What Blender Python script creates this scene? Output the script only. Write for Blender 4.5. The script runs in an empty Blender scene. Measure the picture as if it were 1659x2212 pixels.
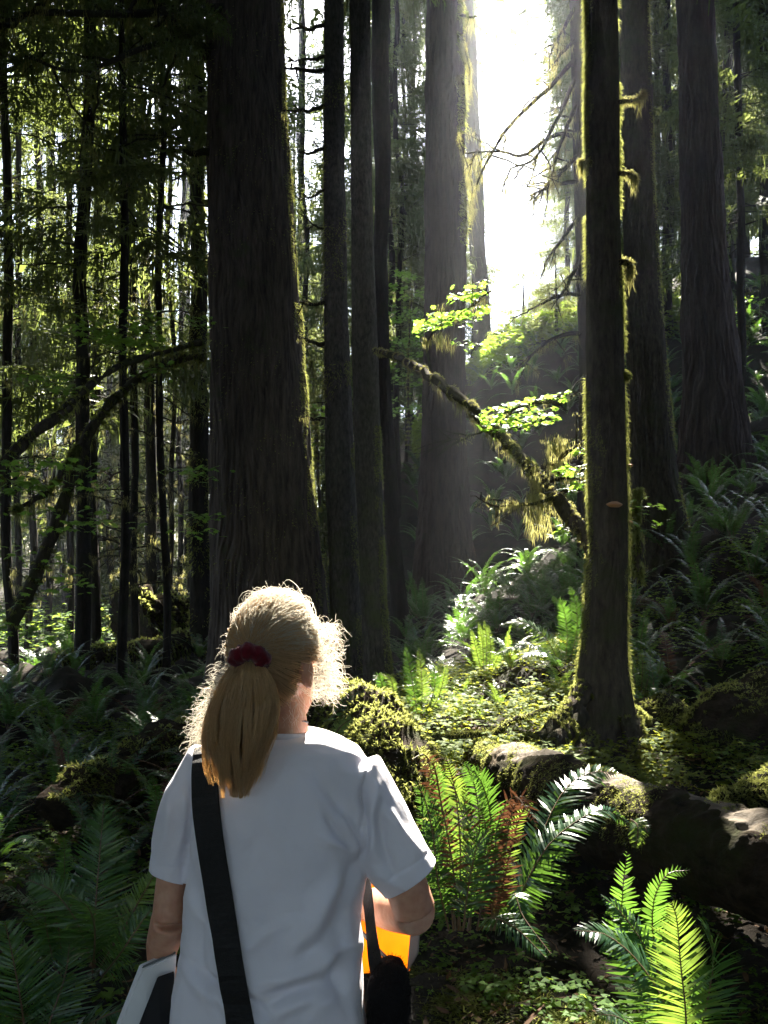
import bpy, bmesh, math, random
import numpy as np
from mathutils import Vector
from mathutils.bvhtree import BVHTree
R = math.radians
SC = bpy.context.scene
C = SC.collection

# ------------------------------------------------------------------ camera
F = 2037.0; CU, CV = 829.5, 1106.0; PITCH = R(4.0); CAMZ = 1.6
cam = bpy.data.cameras.new('camera'); co = bpy.data.objects.new('camera', cam); C.objects.link(co)
co.location = (0, 0, CAMZ); co.rotation_euler = (R(90) + PITCH, 0, 0)
cam.sensor_fit = 'VERTICAL'; cam.sensor_height = 24; cam.lens = 24 * F / 2212
cam.clip_start = 0.05; cam.clip_end = 1500
SC.camera = co

# ------------------------------------------------------------------ light
SUN_EL, SUN_AZ = R(47.0), R(8.0)          # azimuth to the right of +Y
SUND = np.array([math.sin(SUN_AZ)*math.cos(SUN_EL), math.cos(SUN_AZ)*math.cos(SUN_EL), math.sin(SUN_EL)])
W = bpy.data.worlds.new('World'); SC.world = W; W.use_nodes = True
nt = W.node_tree
sky = nt.nodes.new('ShaderNodeTexSky'); sky.sky_type = 'NISHITA'; sky.sun_disc = False
sky.sun_elevation = SUN_EL; sky.sun_rotation = SUN_AZ; sky.dust_density = 1.5; sky.air_density = 1.0
bg = nt.nodes['Background']; bg.inputs[1].default_value = 0.05
nt.links.new(sky.outputs[0], bg.inputs[0])
sl = bpy.data.lights.new('sun', 'SUN'); sl.energy = 5.0; sl.angle = R(0.5); sl.color = (1.0, 0.93, 0.80)
so = bpy.data.objects.new('sun', sl); C.objects.link(so)
so.rotation_euler = Vector(SUND.tolist()).to_track_quat('Z', 'Y').to_euler()
SC.view_settings.view_transform = 'Standard'; SC.view_settings.look = 'None'
SC.view_settings.exposure = 3.6; SC.view_settings.gamma = 1.0
SC.cycles.use_denoising = True
SC.cycles.max_bounces = 7; SC.cycles.diffuse_bounces = 3; SC.cycles.glossy_bounces = 2
SC.cycles.transmission_bounces = 4; SC.cycles.volume_bounces = 0; SC.cycles.transparent_max_bounces = 8
SC.cycles.sample_clamp_indirect = 6.0; SC.cycles.caustics_reflective = False; SC.cycles.caustics_refractive = False

# ------------------------------------------------------------------ helpers
def P(u, v, Y):
    sp, cp = math.sin(PITCH), math.cos(PITCH)
    dx = u - CU; dy = F*cp - (CV - v)*sp; dz = F*sp + (CV - v)*cp
    s = Y/dy
    return np.array([dx*s, Y, CAMZ + dz*s])
def proj(p):
    p = np.asarray(p, float); x = p[..., 0]; y = p[..., 1]; z = p[..., 2] - CAMZ
    sp, cp = math.sin(PITCH), math.cos(PITCH)
    d = y*cp + z*sp; up = -y*sp + z*cp
    d = np.where(d < .01, .01, d)
    return CU + F*x/d, CV - F*up/d
def nrm(a):
    a = np.asarray(a, float); return a/np.maximum(np.linalg.norm(a, axis=-1, keepdims=True), 1e-9)
def snoise(p, f, seed, octv=3, n=7):
    r = np.random.default_rng(seed); p = np.asarray(p, float); out = np.zeros(p.shape[:-1]); a = 1.0
    for o in range(octv):
        k = nrm(r.normal(size=(n, p.shape[-1])))*r.uniform(.6, 1.4, (n, 1)); ph = r.uniform(0, 6.28, n)
        out += a*np.cos(p @ (k.T*f*6.28) + ph).sum(-1)/math.sqrt(n); f *= 2.1; a *= .5
    return out

class MB:
    def __init__(s): s.v = []; s.f = []; s.m = []; s.n = 0
    def add(s, verts, faces, mat=0):
        verts = np.asarray(verts, float).reshape(-1, 3)
        faces = np.asarray(faces, int)
        s.v.append(verts); s.f.append(faces + s.n); s.m.append(np.full(len(faces), mat)); s.n += len(verts)
    def mesh(s, name, mats, smooth=True):
        me = bpy.data.meshes.new(name)
        V = np.concatenate(s.v) if s.v else np.zeros((0, 3))
        me.vertices.add(len(V)); me.vertices.foreach_set('co', V.astype(np.float32).ravel())
        li = np.concatenate([f.ravel() for f in s.f]) if s.f else np.zeros(0, int)
        cnt = np.concatenate([np.full(len(f), f.shape[1]) for f in s.f]) if s.f else np.zeros(0, int)
        me.loops.add(len(li)); me.loops.foreach_set('vertex_index', li.astype(np.int32))
        me.polygons.add(len(cnt)); st = np.concatenate([[0], np.cumsum(cnt)[:-1]]) if len(cnt) else cnt
        me.polygons.foreach_set('loop_start', st.astype(np.int32))
        for m in mats: me.materials.append(m)
        if len(cnt): me.polygons.foreach_set('material_index', np.concatenate(s.m).astype(np.int32))
        me.update(calc_edges=True)
        if len(cnt): me.polygons.foreach_set('use_smooth', np.full(len(cnt), smooth))
        me.validate()
        return me
def link(name, me, parent=None):
    o = bpy.data.objects.new(name, me); C.objects.link(o)
    if parent is not None: o.parent = parent
    return o
def put(name, mb, mats, parent=None, smooth=True):
    if not isinstance(mats, (list, tuple)): mats = [mats]
    loc = None
    me = mb.mesh(name, mats, smooth)
    o = link(name, me, parent)
    if parent is not None:                       # vertices are in world space; bring them into the parent's
        q = np.array(parent.location); 
        if np.abs(q).sum() > 0:
            a = np.empty(len(me.vertices)*3, np.float32); me.vertices.foreach_get('co', a)
            a = a.reshape(-1, 3) - q.astype(np.float32); me.vertices.foreach_set('co', a.ravel()); me.update()
    return o
def tag(o, label, cat, group=None, kind=None):
    if label: o['label'] = label
    if cat: o['category'] = cat
    if group: o['group'] = group
    if kind: o['kind'] = kind
    return o
def thing(name, loc, label, cat, group=None):
    o = bpy.data.objects.new(name, None); C.objects.link(o); o.empty_display_size = .1
    o.location = [float(q) for q in loc]
    return tag(o, label, cat, group)
def frames(pts):
    pts = np.asarray(pts, float); t = nrm(np.gradient(pts, axis=0))
    a = np.array([0, 0, 1.]) if abs(t[0][2]) < .9 else np.array([1., 0, 0])
    n = nrm(np.cross(t[0], a)); N = [n]
    for i in range(1, len(pts)):
        n = n - t[i]*np.dot(n, t[i]); n = nrm(n); N.append(n)
    N = np.array(N); return t, N, np.cross(t, N)
def spline(pts, k):
    pts = np.asarray(pts, float); n = len(pts)
    if n < 3: return pts[0] + (pts[-1]-pts[0])*np.linspace(0, 1, k)[:, None]
    e = np.vstack([2*pts[0]-pts[1], pts, 2*pts[-1]-pts[-2]])
    tt = np.linspace(0, n-1-1e-6, k); i = tt.astype(int); t = (tt-i)[:, None]
    p0, p1, p2, p3 = e[i], e[i+1], e[i+2], e[i+3]
    return .5*((2*p1)+(-p0+p2)*t+(2*p0-5*p1+4*p2-p3)*t*t+(-p0+3*p1-3*p2+p3)*t**3)
def tube(mb, pts, rad, n=8, mat=0, cap=True, disp=None):
    pts = np.asarray(pts, float); K = len(pts); rad = np.broadcast_to(np.asarray(rad, float), (K,))
    t, N, B = frames(pts); a = np.arange(n)/n*2*math.pi
    ring = N[:, None]*np.cos(a)[None, :, None] + B[:, None]*np.sin(a)[None, :, None]
    r = rad[:, None]*np.ones((1, n))
    V = pts[:, None] + ring*r[..., None]
    if disp is not None: V = V + ring*disp(V)[..., None]
    i = np.arange(K-1)[:, None]*n; j = np.arange(n)[None]; j2 = (j+1) % n
    f = np.stack([i+j, i+j2, i+n+j2, i+n+j], -1).reshape(-1, 4)
    V = V.reshape(-1, 3); mb.add(V, f, mat)
    if cap:
        for base, c, flip in ((0, pts[0], True), ((K-1)*n, pts[-1], False)):
            ii = np.arange(n); rr = V[base:base+n]
            tri = np.stack([ii, (ii+1) % n, np.full(n, n)], -1)
            if flip: tri = tri[:, ::-1]
            mb.add(np.vstack([rr, c]), tri, mat)
    return V.reshape(K, n, 3), ring
def strips(mb, p, d, side, L, Wd, mat=0, bend=None, seg=1, taper=.15):
    """many leaf-like strips at once: p base, d direction, side width direction"""
    p = np.asarray(p, float); n = len(p)
    if n == 0: return
    L = np.broadcast_to(L, (n,)); Wd = np.broadcast_to(Wd, (n,))
    rows = []
    for k in range(seg+1):
        s = k/seg
        c = p + d*(L*s)[:, None]
        if bend is not None: c = c + bend*(L*s*s)[:, None]
        w = Wd*(1-s*(1-taper))*.5 if seg == 1 else Wd*.5*((.55, 1, .75, .08)[int(round(s*3))] if seg == 3 else (.7, 1, .1)[k])
        rows.append(np.stack([c-side*w[:, None], c+side*w[:, None]], 1))
    V = np.stack(rows, 1).reshape(n, -1, 3); m = (seg+1)*2
    f = np.concatenate([np.array([[2*k, 2*k+1, 2*k+3, 2*k+2]]) for k in range(seg)])
    fa = (np.arange(n)[:, None, None]*m + f[None]).reshape(-1, 4)
    mb.add(V.reshape(-1, 3), fa, mat)

# ------------------------------------------------------------------ materials
def mat_new(name):
    m = bpy.data.materials.new(name); m.use_nodes = True; return m, m.node_tree, m.node_tree.nodes['Principled BSDF']
def node(t, typ, **kw):
    n = t.nodes.new(typ)
    for k, v in kw.items():
        if k.startswith('i_'): n.inputs[k[2:]].default_value = v
        else: setattr(n, k, v)
    return n
def ramp(t, src, stops):
    r = t.nodes.new('ShaderNodeValToRGB'); e = r.color_ramp.elements
    while len(e) < len(stops): e.new(.5)
    for q, (p, c) in zip(e, stops): q.position = p; q.color = (*c, 1)
    t.links.new(src, r.inputs[0]); return r.outputs[0]
def leaf_mat(name, c1, c2, trans, tfac=.45, rough=.5, spec=.35):
    m, t, b = mat_new(name)
    g = node(t, 'ShaderNodeNewGeometry')
    col = ramp(t, g.outputs['Random Per Island'], [(0, c1), (1, c2)])
    t.links.new(col, b.inputs['Base Color']); b.inputs['Roughness'].default_value = rough
    b.inputs['Specular IOR Level'].default_value = spec
    tr = node(t, 'ShaderNodeBsdfTranslucent'); tr.inputs[0].default_value = (*trans, 1)
    mx = node(t, 'ShaderNodeMixShader'); mx.inputs[0].default_value = tfac
    t.links.new(b.outputs[0], mx.inputs[1]); t.links.new(tr.outputs[0], mx.inputs[2])
    t.links.new(mx.outputs[0], t.nodes['Material Output'].inputs[0])
    return m
def bark_mat(name, cdark, clight, moss=None, mossamt=.5, sc=(14, 14, 2.2), bump=.6, rough=.95, low=None, bdist=.02):
    m, t, b = mat_new(name); b.inputs['Roughness'].default_value = rough; b.inputs['Specular IOR Level'].default_value = .12
    tc = node(t, 'ShaderNodeNewGeometry')
    mp = node(t, 'ShaderNodeMapping'); mp.inputs['Scale'].default_value = sc
    t.links.new(tc.outputs['Position'], mp.inputs[0])
    n1 = node(t, 'ShaderNodeTexNoise', i_Scale=1.0, i_Detail=7.0, i_Roughness=.65); t.links.new(mp.outputs[0], n1.inputs['Vector'])
    col = ramp(t, n1.outputs[0], [(.3, cdark), (.72, clight)])
    if moss:
        n2 = node(t, 'ShaderNodeTexNoise', i_Scale=2.3, i_Detail=6.0, i_Roughness=.7); t.links.new(tc.outputs['Position'], n2.inputs['Vector'])
        fac = ramp(t, n2.outputs[0], [(.62-.25*mossamt, (0, 0, 0)), (.8-.25*mossamt, (1, 1, 1))])
        if low is not None:                       # moss climbs the foot of the trunk only
            sx = node(t, 'ShaderNodeSeparateXYZ'); t.links.new(tc.outputs['Position'], sx.inputs[0])
            mr = node(t, 'ShaderNodeMapRange'); mr.inputs['From Min'].default_value = low[0]; mr.inputs['From Max'].default_value = low[1]
            mr.inputs['To Min'].default_value = 1; mr.inputs['To Max'].default_value = .15
            t.links.new(sx.outputs[2], mr.inputs[0])
            mu = node(t, 'ShaderNodeMath', operation='MULTIPLY'); t.links.new(fac, mu.inputs[0]); t.links.new(mr.outputs[0], mu.inputs[1]); fac = mu.outputs[0]
        mx = node(t, 'ShaderNodeMix', data_type='RGBA'); t.links.new(fac, mx.inputs['Factor'])
        t.links.new(col, mx.inputs['A']); mx.inputs['B'].default_value = (*moss, 1); col = mx.outputs['Result']
    t.links.new(col, b.inputs['Base Color'])
    n3 = node(t, 'ShaderNodeTexNoise', i_Scale=3.0, i_Detail=8.0, i_Roughness=.7); t.links.new(mp.outputs[0], n3.inputs['Vector'])
    bp = node(t, 'ShaderNodeBump', i_Strength=bump, i_Distance=bdist); t.links.new(n3.outputs[0], bp.inputs['Height'])
    t.links.new(bp.outputs[0], b.inputs['Normal'])
    return m
def plain(name, col, rough=.6, spec=.4, bump=None, sheen=0, noise=None):
    m, t, b = mat_new(name); b.inputs['Base Color'].default_value = (*col, 1)
    b.inputs['Roughness'].default_value = rough; b.inputs['Specular IOR Level'].default_value = spec
    if sheen: b.inputs['Sheen Weight'].default_value = sheen
    tc = node(t, 'ShaderNodeTexCoord')
    if noise:
        n = node(t, 'ShaderNodeTexNoise', i_Scale=noise[0], i_Detail=5.0); t.links.new(tc.outputs['Object'], n.inputs['Vector'])
        t.links.new(ramp(t, n.outputs[0], [(.3, noise[1]), (.7, col)]), b.inputs['Base Color'])
    if bump:
        n = node(t, 'ShaderNodeTexNoise', i_Scale=bump[0], i_Detail=6.0); t.links.new(tc.outputs['Object'], n.inputs['Vector'])
        bp = node(t, 'ShaderNodeBump', i_Strength=bump[1], i_Distance=bump[2]); t.links.new(n.outputs[0], bp.inputs['Height'])
        t.links.new(bp.outputs[0], b.inputs['Normal'])
    return m

M = {}
M['bark_big'] = bark_mat('bark_big', (.022, .017, .014), (.125, .094, .076), (.055, .062, .024), .25, (16, 16, 2.0))
M['bark_red'] = bark_mat('bark_red', (.015, .010, .009), (.072, .048, .040), (.026, .03, .013), .15, (14, 14, 1.2))
M['bark_grey'] = bark_mat('bark_grey', (.026, .023, .019), (.13, .11, .092), (.065, .082, .020), .6, (30, 30, 12), low=(.3, 3.2))
M['bark_moss'] = bark_mat('bark_moss', (.020, .016, .012), (.095, .077, .056), (.045, .050, .018), .5, (24, 24, 8))
M['bark_thin'] = bark_mat('bark_thin', (.008, .0065, .005), (.034, .027, .021), (.022, .025, .010), .4, (20, 20, 5))
M['branch'] = bark_mat('branch_bark', (.012, .010, .007), (.045, .037, .025), (.03, .034, .012), .6, (25, 25, 25))
M['log'] = bark_mat('log_bark', (.010, .0075, .005), (.075, .052, .034), (.035, .042, .012), .6, (7, 15, 15), bump=1.0, bdist=.05)
M['wood'] = bark_mat('bare_wood', (.06, .045, .03), (.21, .165, .115), None, 0, (4, 40, 40), bump=.5, rough=.6)
M['soil'] = bark_mat('soil', (.007, .006, .0045), (.028, .020, .014), (.016, .022, .008), .5, (5, 5, 5), bump=.9)
M['moss'] = leaf_mat('moss', (.05, .065, .012), (.10, .12, .025), (.42, .44, .12), .45, .8, .1)
M['lichen'] = leaf_mat('lichen', (.10, .10, .035), (.19, .18, .07), (.40, .38, .13), .5, .8, .1)
M['needle'] = leaf_mat('needle', (.018, .035, .012), (.05, .07, .022), (.16, .20, .045), .42, .55, .25)
M['needle_olive'] = leaf_mat('needle_olive', (.018, .032, .012), (.055, .065, .022), (.22, .26, .075), .46, .7, .2)
M['maple'] = leaf_mat('maple_leaf', (.07, .15, .025), (.11, .22, .035), (.28, .48, .05), .5, .4, .4)
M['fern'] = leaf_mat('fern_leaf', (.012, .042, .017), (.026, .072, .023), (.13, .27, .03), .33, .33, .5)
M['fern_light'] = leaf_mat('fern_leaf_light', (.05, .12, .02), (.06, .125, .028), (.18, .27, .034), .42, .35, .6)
M['fern_brown'] = leaf_mat('fern_brown', (.05, .02, .011), (.14, .062, .034), (.11, .045, .02), .25, .6, .3)
M['rachis'] = plain('rachis', (.10, .06, .03), .5)
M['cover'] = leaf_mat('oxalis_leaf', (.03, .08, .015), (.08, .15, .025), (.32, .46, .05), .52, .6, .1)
M['cover_sunlit'] = leaf_mat('oxalis_sunlit', (.045, .09, .015), (.11, .16, .022), (.42, .44, .045), .52, .6, .08)  # lighter, yellower copy of oxalis_leaf: sun on the patch painted into the colour
M['litter'] = leaf_mat('leaf_litter', (.05, .025, .012), (.14, .075, .035), (.12, .06, .02), .2, .7, .2)
M['fungus'] = plain('fungus', (.45, .22, .10), .7)

# ------------------------------------------------------------------ terrain
CP = np.array([
 (0,0,0),(-.25,1.85,0),(1,3,0),(2.2,3.4,0),(-1.5,3.5,-.05),(-3,4,-.05),(-2,8,-.1),(-6,6,0),(-6,12,-.1),(-3,13,-.1),(-1.5,12,-.1),(-8,20,-.1),(-4,22,0),
 (-.3,9,.05),(0.2,12,.0),(-.2,12.5,0),(2,5,.05),(1.77,7.5,.05),(.9,6.5,.40),(1.15,5.9,.28),(.2,7,.22),(1.1,8,.4),(1.4,9.6,.68),(.3,11,.3),(2.6,9.5,.6),(2,12,.5),(1.6,16,.5),(1.4,22,.9),(3.0,8.2,.35),(4.5,8,.7),
 (2.2,5.6,.15),(4,5,.3),(4,14,1.9),(7.1,20,3.7),(5,11,1.5),(9,12,3.6),(3,18,1.5),(5,22,3),(.8,25,2.),(2,29.5,7.2),(4.5,30.5,9.3),(3.5,26.3,4.6),(3.2,23.5,1.6),(10,30,9.5),(15,30,12),(8,25,6.3),(0,30,2.4),(-3,30,.6),(-5,34,.3),
 (5,45,13),(12,45,16),(-10,45,0),(-20,30,-.3),(20,20,9),(16,10,5),(20,0,3),(9,2,.8),(0,-8,0),(-12,-6,0),(12,-8,.5),(-15,8,0),(-30,20,0),(-40,60,0),(0,60,4),(30,60,18),(40,20,12),(-40,-20,0),(40,-20,3),(0,-30,0),(-70,90,2),(70,90,22),(0,95,8),(-70,0,0),(70,0,10)], float)
def rbf_fit():
    X = CP[:, :2]; d = np.linalg.norm(X[:, None]-X[None], axis=-1); n = len(X)
    A = np.zeros((n+3, n+3)); A[:n, :n] = d + np.eye(n)*-.02; A[:n, n] = 1; A[:n, n+1:] = X; A[n, :n] = 1; A[n+1:, :n] = X.T
    return np.linalg.solve(A, np.concatenate([CP[:, 2], np.zeros(3)]))
RW = rbf_fit()
def H(x, y):
    x = np.asarray(x, float); y = np.asarray(y, float); sh = x.shape
    q = np.stack([x.ravel(), y.ravel()], -1); out = np.empty(len(q))
    for i in range(0, len(q), 40000):
        s = q[i:i+40000]; d = np.linalg.norm(s[:, None]-CP[None, :, :2], axis=-1)
        out[i:i+40000] = d @ RW[:-3] + RW[-3] + s @ RW[-2:]
    out += .05*snoise(q, .35, 5, 3)*np.clip(np.hypot(q[:, 0], q[:, 1])/4, .25, 3)
    return out.reshape(sh)
def Hs(x, y): return float(H(np.array([x]), np.array([y]))[0])
def axis(lo, mid0, mid1, hi, fine, n):
    a = np.arange(mid0, mid1, fine); g = np.linspace(0, 1, n)**2
    return np.concatenate([(mid0 + (lo-mid0)*g)[::-1][:-1], a, mid1 + (hi-mid1)*g])
gx = axis(-75, -8, 9, 75, .08, 60); gy = axis(-35, 1.5, 16, 95, .08, 90)
GX, GY = np.meshgrid(gx, gy); GZ = H(GX, GY)
GZ += .018*snoise(np.stack([GX, GY], -1), 2.2, 11, 3)
mb = MB(); nx = len(gx); i = np.arange(len(gy)-1)[:, None]*nx + np.arange(nx-1)[None]
mb.add(np.stack([GX, GY, GZ], -1), np.stack([i, i+1, i+nx+1, i+nx], -1).reshape(-1, 4))
tag(put('forest_floor', mb, M['soil']), 'dark uneven forest floor rising into a hillside on the right', 'ground', kind='structure')

# ------------------------------------------------------------------ light gaps in the canopy: (point, radius) kept sunlit
E1 = nrm(np.cross(SUND, [0, 0, 1.])); E2 = np.cross(SUND, E1)
LIT = []
def lit(u, v, Y, r): LIT.append((P(u, v, Y), r))
for a in [(620,1400,1.85,.24),(620,1600,1.9,.32),(860,1800,1.9,.22),(860,2030,2.1,.2),(500,1650,1.9,.2),(380,2030,1.95,.10),
          (950,1700,3.6,.30),(1010,1850,3.6,.18),(1120,1780,3.7,.22),(1250,1700,4.0,.30),(1180,1850,4.0,.14),(1330,1700,4.7,.14),(1150,1640,5.6,.25),(1600,1790,4.1,.12),
          (1300,2010,3.4,.16),(1350,1950,3.5,.14),(1450,2060,3.3,.38),(1540,2020,3.4,.14),(1580,1985,3.9,.2),(1150,2010,3.6,.12),(1080,1990,3.6,.12),
          (1610,1720,5.5,.30),(1100,1480,9,.9),(1000,1560,8,.7),(880,1520,10,.6),(1190,1450,9.8,.5),(1180,1560,7.8,.5),(1060,1420,9.5,.5),
          (1390,1500,7.6,.35),(1440,1560,8,.3),(1560,1540,8.5,.3),(800,1560,6.5,.35),(720,1530,6.0,.2),(1390,1440,10,.3),(1470,2150,3.2,.35)]: lit(*a)
for v in range(-300, 1600, 60): lit(1305, v, 7.5, .28)
for v in range(-300, 1450, 60): lit(650 + (v-500)*.06, v, 13, .22)
for v in range(-200, 1450, 60): lit(790 + (v-500)*.03, v, 12, .12)
for v in range(-200, 800, 70): lit(1012, v, 22, .35); lit(1412, v, 14, .15); lit(1040, v, 36, .5)
for q in [(830,765),(900,800),(960,830),(1020,890),(1090,950),(1150,1010),(1200,1090),(1250,1150)]: lit(q[0], q[1], 9, .3)
for a in [(1150,880,9,.55),(980,690,9.5,.5),(1230,1010,9,.4),(1165,1120,9,.35),(1110,1080,9,.3),(1000,640,9.5,.4)]: lit(*a)
rgL = np.random.default_rng(77)
for k in range(230):
    Y = rgL.uniform(17, 44); lit(rgL.uniform(-60, 440), rgL.uniform(-100, 1400), Y, rgL.uniform(.35, 1.1))
for k in range(50):
    Y = rgL.uniform(22, 44); lit(rgL.uniform(1400, 1680), rgL.uniform(-60, 850), Y, rgL.uniform(.3, .8))
for k in range(16): lit(rgL.uniform(1050, 1240), rgL.uniform(560, 850), rgL.uniform(28, 36), .8)
for k in range(10): lit(rgL.uniform(640, 920), rgL.uniform(100, 1000), rgL.uniform(25, 40), .7)
LP = np.array([a[0] for a in LIT]); LR = np.array([a[1] for a in LIT])
LA, LB, LC = LP @ E1, LP @ E2, LP @ SUND
GAPS = [([(1006,-150),(1208,-150),(1196,200),(1175,420),(1150,560),(1128,760),(1085,760),(1078,600),(1056,400),(1020,200)], .97),
        ([(612,-150),(692,-150),(694,470),(640,480)], .75),
        ([(60,300),(110,290),(115,370),(55,380)], .9), ([(20,530),(58,540),(55,620),(25,610)], .9)]
NOCARVE = False
def inpoly(u, v, poly):
    c = np.zeros(u.shape, bool); n = len(poly)
    for k in range(n):
        (x0, y0), (x1, y1) = poly[k], poly[(k+1) % n]
        if y0 == y1: continue
        c ^= ((y0 > v) != (y1 > v)) & (u < (x1-x0)*(v-y0)/(y1-y0)+x0)
    return c
def carve(cen, rg, L=None):
    """True for leaves that stay: not in a light gap, not in a gap of sky between the trunks"""
    keep = np.ones(len(cen), bool)
    if NOCARVE: return keep
    a, b, c = cen @ E1, cen @ E2, cen @ SUND
    near = ((a.mean()-LA)**2 + (b.mean()-LB)**2 < (LR*1.2 + max(np.ptp(a), np.ptp(b)))**2) & (c.max() > LC)
    if near.any():
        d2 = (a[:, None]-LA[near])**2 + (b[:, None]-LB[near])**2
        keep &= ~((d2 < (LR[near]*(.85+.3*rg.random(d2.shape)))**2) & (c[:, None] > LC[near] + LR[near] + .4)).any(1)
    u, v = proj(cen)
    for poly, pr in GAPS: keep &= ~(inpoly(u + rg.normal(0, 16, len(u)), v + rg.normal(0, 16, len(u)), poly) & (rg.random(len(u)) < pr) & (cen[:, 1] > 14))
    return keep

# ------------------------------------------------------------------ trees
def make_bough(seed, droop=.35, n_tw=11, hang=.4, nq=3, wf=1.0):
    """unit bough along +x: quads (N,4,3)"""
    rg = np.random.default_rng(seed); Q = []
    for k in range(n_tw):
        s = .2 + .8*(k+rg.random()*.6)/n_tw; bx = s; bz = -droop*s*s + .05*rg.normal()
        for sd in (-1, 1):
            ln = (.42*(1.05-s) + .10)*rg.uniform(.7, 1.2); ang = rg.uniform(.6, 1.1)
            d = np.array([math.cos(ang), sd*math.sin(ang), -rg.uniform(.05, .5)]); d /= np.linalg.norm(d)
            for j in range(nq):
                p0 = np.array([bx, 0, bz]) + d*ln*(j/nq); p1 = np.array([bx, 0, bz]) + d*ln*((j+1.15)/nq)
                side = np.cross(d, [0, 0, 1.]); side /= np.linalg.norm(side); side += rg.normal(0, .35, 3); w = rg.uniform(.016, .034)*wf
                Q.append([p0-side*w, p0+side*w, p1+side*w*.5, p1-side*w*.5])
                if rg.random() < hang:
                    h = rg.uniform(.05, .20); sd2 = nrm(rg.normal(size=3)*[1, 1, .1]); w2 = rg.uniform(.008, .018)*wf; dn = np.array([rg.normal(0, .15), rg.normal(0, .15), -1])*h
                    Q.append([p1-sd2*w2, p1+sd2*w2, p1+sd2*w2*.3+dn, p1-sd2*w2*.3+dn])
    return np.array(Q)
BOUGHS = [make_bough(s, .25+.05*(s % 4), 10+s % 4, .35+.1*(s % 3)) for s in range(8)]
FINE = [make_bough(20+s, .25+.05*(s % 4), 16+s % 4, .40+.1*(s % 3), 5, .55) for s in range(8)]
def crown(rg, cxy, z0, z1, rmax, n, mb, fol=0, wood=1, sparse=0.0, shape=.8, coarse=False, outside=False):
    """boughs round a trunk whose centre at height z is cxy(z)"""
    zz = z0 + (z1-z0)*rg.random(n)**1.0; az = rg.uniform(0, 6.283, n)
    for z, a in zip(zz, az):
        tt = (z-z0)/(z1-z0); L = rmax*(1-tt)**shape*rg.uniform(.55, 1.15) + .25
        if tt < .15: L *= rg.uniform(.5, 1.0)
        B = (BOUGHS if coarse else FINE)[rg.integers(8)]*L; el = rg.uniform(-.25, .35) + .35*tt
        ca, sa, ce, se = math.cos(a), math.sin(a), math.cos(el), math.sin(el)
        X = B[..., 0]*ce - B[..., 2]*se*.6; Z = B[..., 0]*se + B[..., 2]
        ox, oy = cxy(z)
        V = np.stack([ox + X*ca - B[..., 1]*sa, oy + X*sa + B[..., 1]*ca, z + Z], -1)
        kp = carve(V.mean(1), rg) & (rg.random(len(V)) > sparse)
        if outside:
            pu, pv = proj(V.mean(1)); kp &= ~((pu > -90) & (pu < 1750) & (pv > -90) & (pv < 2300) & (V[:, 0, 1] > .3))
        V = V[kp]
        if len(V): mb.add(V.reshape(-1, 3), np.arange(len(V)*4).reshape(-1, 4), fol)
        s = np.linspace(0, .92, 5); w = np.stack([ox + (s*L*ce)*ca, oy + (s*L*ce)*sa, z + s*L*se - .3*L*s*s], -1)
        w[1:-1] += rg.normal(0, .02*L, (3, 3)); 
        kc = carve(w, rg)
        if kc.all(): tube(mb, w, np.linspace(.006*L+.006, .003, 5), 4, wood, cap=False)

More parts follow.
